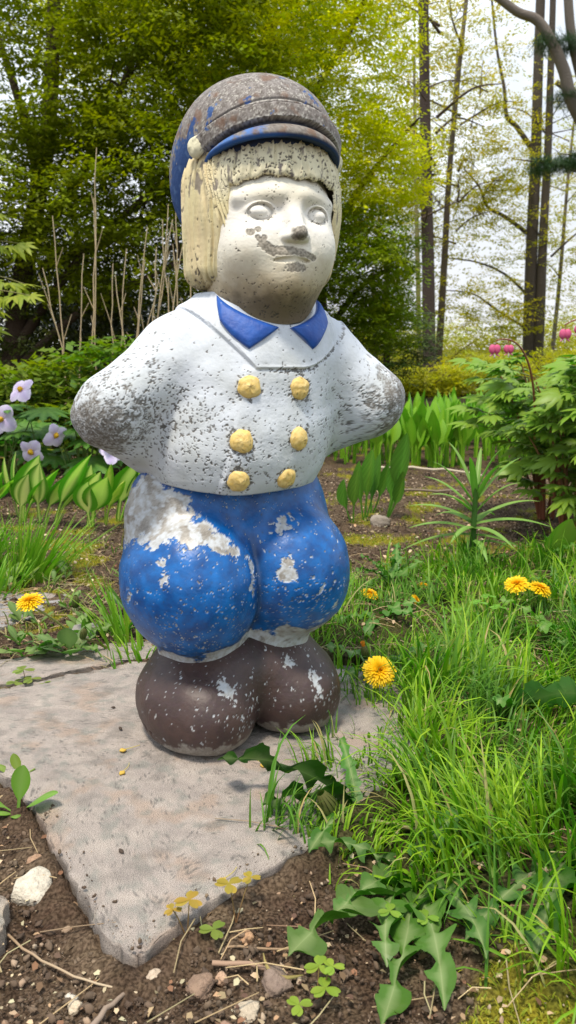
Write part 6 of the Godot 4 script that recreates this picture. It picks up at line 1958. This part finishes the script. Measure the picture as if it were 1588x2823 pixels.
	limb(t, bent([W(4.86, 15.9, 0.0), W(4.85, 15.9, 1.5), W(4.83, 15.9, 2.8), W(4.83, 15.9, 4.4), W(4.80, 15.9, 5.9), W(4.75, 15.9, 8.0)]), 0.11, 0.05, dk, dk, "trunk", 10)
	for a in [[[W(4.60, 16, 4.4), W(4.26, 16, 4.83), W(4.06, 16, 5.03), W(3.99, 16, 5.51), W(3.82, 16, 6.2), W(3.65, 16, 7.3)], 0.055], [[W(4.62, 16, 2.9), W(4.11, 16, 3.24), W(3.77, 16, 3.42), W(3.60, 16, 3.78), W(3.3, 16, 4.1)], 0.045], [[W(4.62, 16, 1.8), W(4.16, 16, 2.19), W(3.62, 16, 2.41), W(3.08, 16, 2.48)], 0.03], [[W(4.66, 16, 1.15), W(4.04, 16, 1.52), W(3.57, 16, 1.82), W(3.03, 16, 1.89)], 0.03], [[W(4.95, 16, 5.6), W(5.3, 15.8, 5.2), W(5.6, 15.7, 4.6)], 0.05], [[W(5.0, 15.9, 2.5), W(5.5, 15.9, 2.95), W(6.0, 15.9, 3.2)], 0.025], [[W(4.95, 15.9, 0.7), W(5.2, 15.9, 0.45), W(5.5, 15.9, 0.3)], 0.025], [[W(4.9, 16, 4.6), W(4.4, 15.8, 5.0), W(3.9, 15.7, 5.1)], 0.02]]:
		limb(t, bent(a[0]), a[1], a[1] * 0.3, dk, dk, "branch", 7)
	random_boughs(t, W(4.85, 16.0, 0), 8, 1.0, 5.5, 1.2, 0.3, 0.014, dk)
	crown(t, mid, [[W(4.6, 16.0, 3.4), Vector3(1.7, 2.6, 1.4), 620], [W(3.9, 16.0, 3.6), Vector3(0.6, 0.5, 0.7), 160], [W(4.4, 16.0, 1.1), Vector3(1.2, 0.7, 0.9), 230]], 0.12, Color(0.40, 0.44, 0.015), Color(0.60, 0.54, 0.03), M.tree_leaf, 2.0)

	t = tree("thin_tree", "thin grey trunk right of the twin trunks", W(5.5, 17.0, 0.2))
	limb(t, bent([W(5.45, 17.0, 0.0), W(5.55, 17.0, 2.2), W(5.6, 17.0, 4.2), W(5.7, 17.0, 6.0)]), 0.05, 0.02, grey, grey, "trunk", 7)
	random_boughs(t, W(5.58, 17.0, 0), 7, 1.5, 5.0, 1.1, 0.35, 0.016, brown)
	crown(t, mid, [[W(5.5, 17.0, 3.0), Vector3(1.3, 2.2, 1.2), 420]], 0.08, Color(0.42, 0.46, 0.015), Color(0.62, 0.55, 0.03), M.tree_leaf, 2.0)

	# a pine at the upper right: leaning trunk and tufts of needles
	t = tree("pine_tree", "pine with leaning trunk and long needled boughs at the upper right corner", W(7.5, 15.0, 0.2))
	limb(t, bent([W(7.5, 15.0, 0.0), W(6.7, 14.9, 2.0), W(5.6, 14.6, 3.6), W(4.67, 14.1, 4.64), W(4.45, 14.0, 5.12), W(4.2, 14.0, 5.59), W(3.96, 14.0, 5.88), W(3.64, 14.0, 6.0), W(3.2, 14.0, 6.3)]), 0.13, 0.06, grey, grey, "trunk", 9)
	limb(t, bent([W(5.6, 14.6, 3.6), W(4.95, 14.3, 4.8), W(4.56, 14.1, 5.7), W(4.40, 14.0, 6.6)]), 0.09, 0.07, grey, grey, "trunk", 8)
	var nm := MB.new()
	for k in 34:
		var dir := Vector3(rr(-1, 1), rr(-0.5, 0.9), rr(-1, 1)).normalized()
		var at := Vector3(0, 0, rr(-0.12, 0.12))
		nm.blade(PackedVector3Array([at, at + dir * 0.08, at + dir * 0.14 - Vector3(0, 0.02, 0)]), PackedFloat32Array([0.0022, 0.0022, 0.0008]), dir.cross(Vector3(0.3, 1, 0.2)), 0.1, Color.WHITE, Color.WHITE, Color(-1, 0, 0), 1)
	var tuft := nm.mesh()
	var boughs := []
	for a in [[W(5.4, 14.4, 3.5), W(3.7, 14.1, 3.82), 0.5], [W(5.6, 14.6, 3.7), W(4.5, 14.1, 3.9), 0.6], [W(5.0, 14.3, 4.7), W(4.55, 14.1, 4.75), 0.5], [W(4.45, 14.0, 5.15), W(4.25, 14.1, 5.75), 0.5]]:
		limb(t, bent([a[0], (a[0] as Vector3).lerp(a[1], 0.5) + Vector3(0, 0.08, 0), a[1]]), 0.03, 0.008, brown, brown, "branch", 6)
		boughs.append([(a[0] as Vector3).lerp(a[1], 0.6), Vector3(0.42, 0.15, 0.30), 70])
	crown(t, tuft, boughs, -0.5, Color(0.035, 0.085, 0.035), Color(0.06, 0.12, 0.05), M.dark_leaf, 2.0, "needles")

	# a hemlock low behind the statue's shoulder, and two small trunks
	t = tree("hemlock_tree", "small dark hemlock between the statue's shoulder and the thick trunk", W(1.28, 10.5, 0.05))
	limb(t, bent([W(1.28, 10.5, 0.0), W(1.26, 10.5, 0.8), W(1.24, 10.5, 1.7)]), 0.055, 0.03, brown, brown, "trunk", 8)
	limb(t, bent([W(1.10, 10.4, 0.0), W(1.10, 10.4, 0.8), W(1.06, 10.4, 1.6)]), 0.045, 0.03, brown, brown, "trunk", 8)
	random_boughs(t, W(1.26, 10.5, 0), 10, 0.3, 1.3, 0.7, 0.0, 0.014, brown, 0.15)
	crown(t, small, [[W(1.3, 10.4, 0.75), Vector3(0.62, 0.55, 0.5), 620]], 0.0, Color(0.045, 0.09, 0.012), Color(0.09, 0.14, 0.015), M.dark_leaf, 5.0)

	# golden bushes at the wood's edge, far off
	var k := 0
	var bushes := [[2.0, 19, 1.2, 1.0], [4.0, 21, 1.4, 1.0], [6.0, 20, 1.5, 1.1], [8.2, 23, 1.6, 1.2], [3.0, 25, 1.8, 1.2], [5.5, 27, 2.0, 1.5], [9.5, 27, 2.0, 1.6], [1.0, 24, 1.6, 1.5], [-1.5, 22, 2.2, 2.4], [-5.0, 20, 2.6, 2.6], [-8.5, 22, 3.0, 2.8], [12.0, 26, 2.4, 1.8], [2.9, 12.0, 0.9, 0.45], [4.0, 12.5, 0.9, 0.5], [1.9, 11.5, 0.7, 0.35]]
	bushes.sort_custom(func(p, q): return p[0] / p[1] < q[0] / q[1])
	var lows := 0
	for a in bushes:
		t = thing("golden_bush", ("low yellow green bush under the thin trees, %s from the left" % ORD[lows]) if a[1] < 15 else ("sunlit yellow green bush at the far edge of the wood, %s from the left" % ORD[k - lows]), "bush", on_ground(a[0], a[1], 0.0), 0.0, ["golden bushes at the edge of the wood", "low bushes under the thin trees"][1 if a[1] < 15 else 0])
		for j in 5:
			var az := TAU * j / 5.0 + k
			limb(t, bent([t.position, t.position + Vector3(cos(az) * 0.25, a[3] * 0.5, sin(az) * 0.25), t.position + Vector3(cos(az) * a[2] * 0.7, a[3] * 0.95, sin(az) * a[2] * 0.5)], 3), 0.025, 0.006, brown, brown, "stem", 5)
		crown(t, far_ if a[1] > 15 else mid, [[t.position + Vector3(0, a[3] * 0.6, 0), Vector3(a[2], a[3] * 0.75, a[2] * 0.7), 520 if a[1] > 15 else 420]], -0.3, Color(0.38, 0.43, 0.02), Color(0.54, 0.52, 0.03), M.tree_leaf, 1.8)
		k += 1
		if a[1] < 15: lows += 1
func _ready() -> void:
	# camera
	var cam := Camera3D.new()
	cam.name = "camera"
	cam.position = Vector3(0, 0.46, 0)
	cam.rotation.x = -deg_to_rad(10.32)
	cam.fov = 65.0
	cam.near = 0.05
	cam.far = 2000.0
	add_child(cam)
	cam.current = true
	var lens := CameraAttributesPhysical.new()
	lens.frustum_focus_distance = 0.96
	lens.frustum_focal_length = 5.6
	lens.exposure_aperture = 2.6
	cam.attributes = lens
	cam.fov = 65.0
	# sky
	var env := Environment.new()
	env.background_mode = Environment.BG_SKY
	var sm := ProceduralSkyMaterial.new()
	sm.sky_top_color = Color(0.85, 0.915, 0.985)
	sm.sky_horizon_color = Color(0.985, 0.985, 0.99)
	sm.sky_curve = 0.25
	sm.ground_bottom_color = Color(0.35, 0.36, 0.30)
	sm.ground_horizon_color = Color(0.7, 0.72, 0.7)
	sm.sun_angle_max = 1.0
	sm.sky_cover = clouds()
	sm.sky_cover_modulate = Color(1, 1, 1, 0.6)
	var sky := Sky.new()
	sky.sky_material = sm
	env.sky = sky
	env.background_energy_multiplier = 0.98
	env.tonemap_mode = Environment.TONE_MAPPER_LINEAR
	env.tonemap_exposure = 1.08
	env.sdfgi_enabled = true
	env.ssao_enabled = true
	env.ssil_enabled = true
	var we := WorldEnvironment.new()
	we.name = "surroundings"
	we.environment = env
	add_child(we)
	# sun behind thin cloud
	var sun := DirectionalLight3D.new()
	sun.name = "sun"
	sun.basis = Basis.looking_at(-Vector3(-0.15, 1.0, 0.34).normalized())
	sun.light_color = Color(1.0, 0.96, 0.895)
	sun.light_energy = 1.2
	sun.light_angular_distance = 10.0
	sun.shadow_enabled = true
	add_child(sun)
	set_up()
	var t0 := Time.get_ticks_msec()
	build_ground()
	build_trees_setup()
	build_stones()
	build_trees()
	prints("trees", Time.get_ticks_msec() - t0)
	build_statue()
	prints("statue", Time.get_ticks_msec() - t0)
	build_twigs()
	hosta_variegated()
	hosta_green()
	lily_of_the_valley()
	lily_stalk()
	wood_poppy()
	bleeding_heart()
	dry_canes()
	small_plants()
	build_grass()
	prints("all", Time.get_ticks_msec() - t0)

func build_trees_setup() -> void:
	mat("bark", 0.85)
	leafy("blade_leaf", 0.42, Color(0.5, 0.8, 0.25))
	var pt := leafy("petal", 0.55, Color(0.6, 0.55, 0.5))

func clouds() -> NoiseTexture2D:
	var t := noise_tex(5, 0.006, 1024, 5)
	t.width = 2048
	t.height = 1024
	var g := Gradient.new()
	g.set_color(0, Color(1, 1, 1, 0.0))
	g.set_color(1, Color(1, 1, 1, 1.0))
	g.set_offset(0, 0.35)
	g.set_offset(1, 0.75)
	t.color_ramp = g
	return t

func set_up() -> void:
	rng.seed = 7
	var all := [n1, n2, n3, n4]
	for k in 4:
		all[k].seed = 11 + k * 7
		all[k].noise_type = FastNoiseLite.TYPE_SIMPLEX_SMOOTH
		all[k].frequency = 1.0
		all[k].fractal_type = FastNoiseLite.FRACTAL_NONE
	n2.fractal_type = FastNoiseLite.FRACTAL_FBM
	n2.fractal_octaves = 4
	n2.fractal_gain = 0.55
	n4.fractal_type = FastNoiseLite.FRACTAL_FBM
	n4.fractal_octaves = 3
	var grain := noise_tex(3, 0.03, 512, 4, true, 6.0)
	for a in [["shoe_paint", 0.5], ["gloss_paint", 0.40], ["chalk_paint", 0.75], ["button_paint", 0.55]]:
		var m := mat(a[0], a[1])
		m.normal_enabled = true
		m.normal_texture = grain
		m.normal_scale = 0.35 if a[0] != "gloss_paint" else 0.2
		m.uv1_triplanar = true
		m.uv1_scale = Vector3(9, 9, 9)
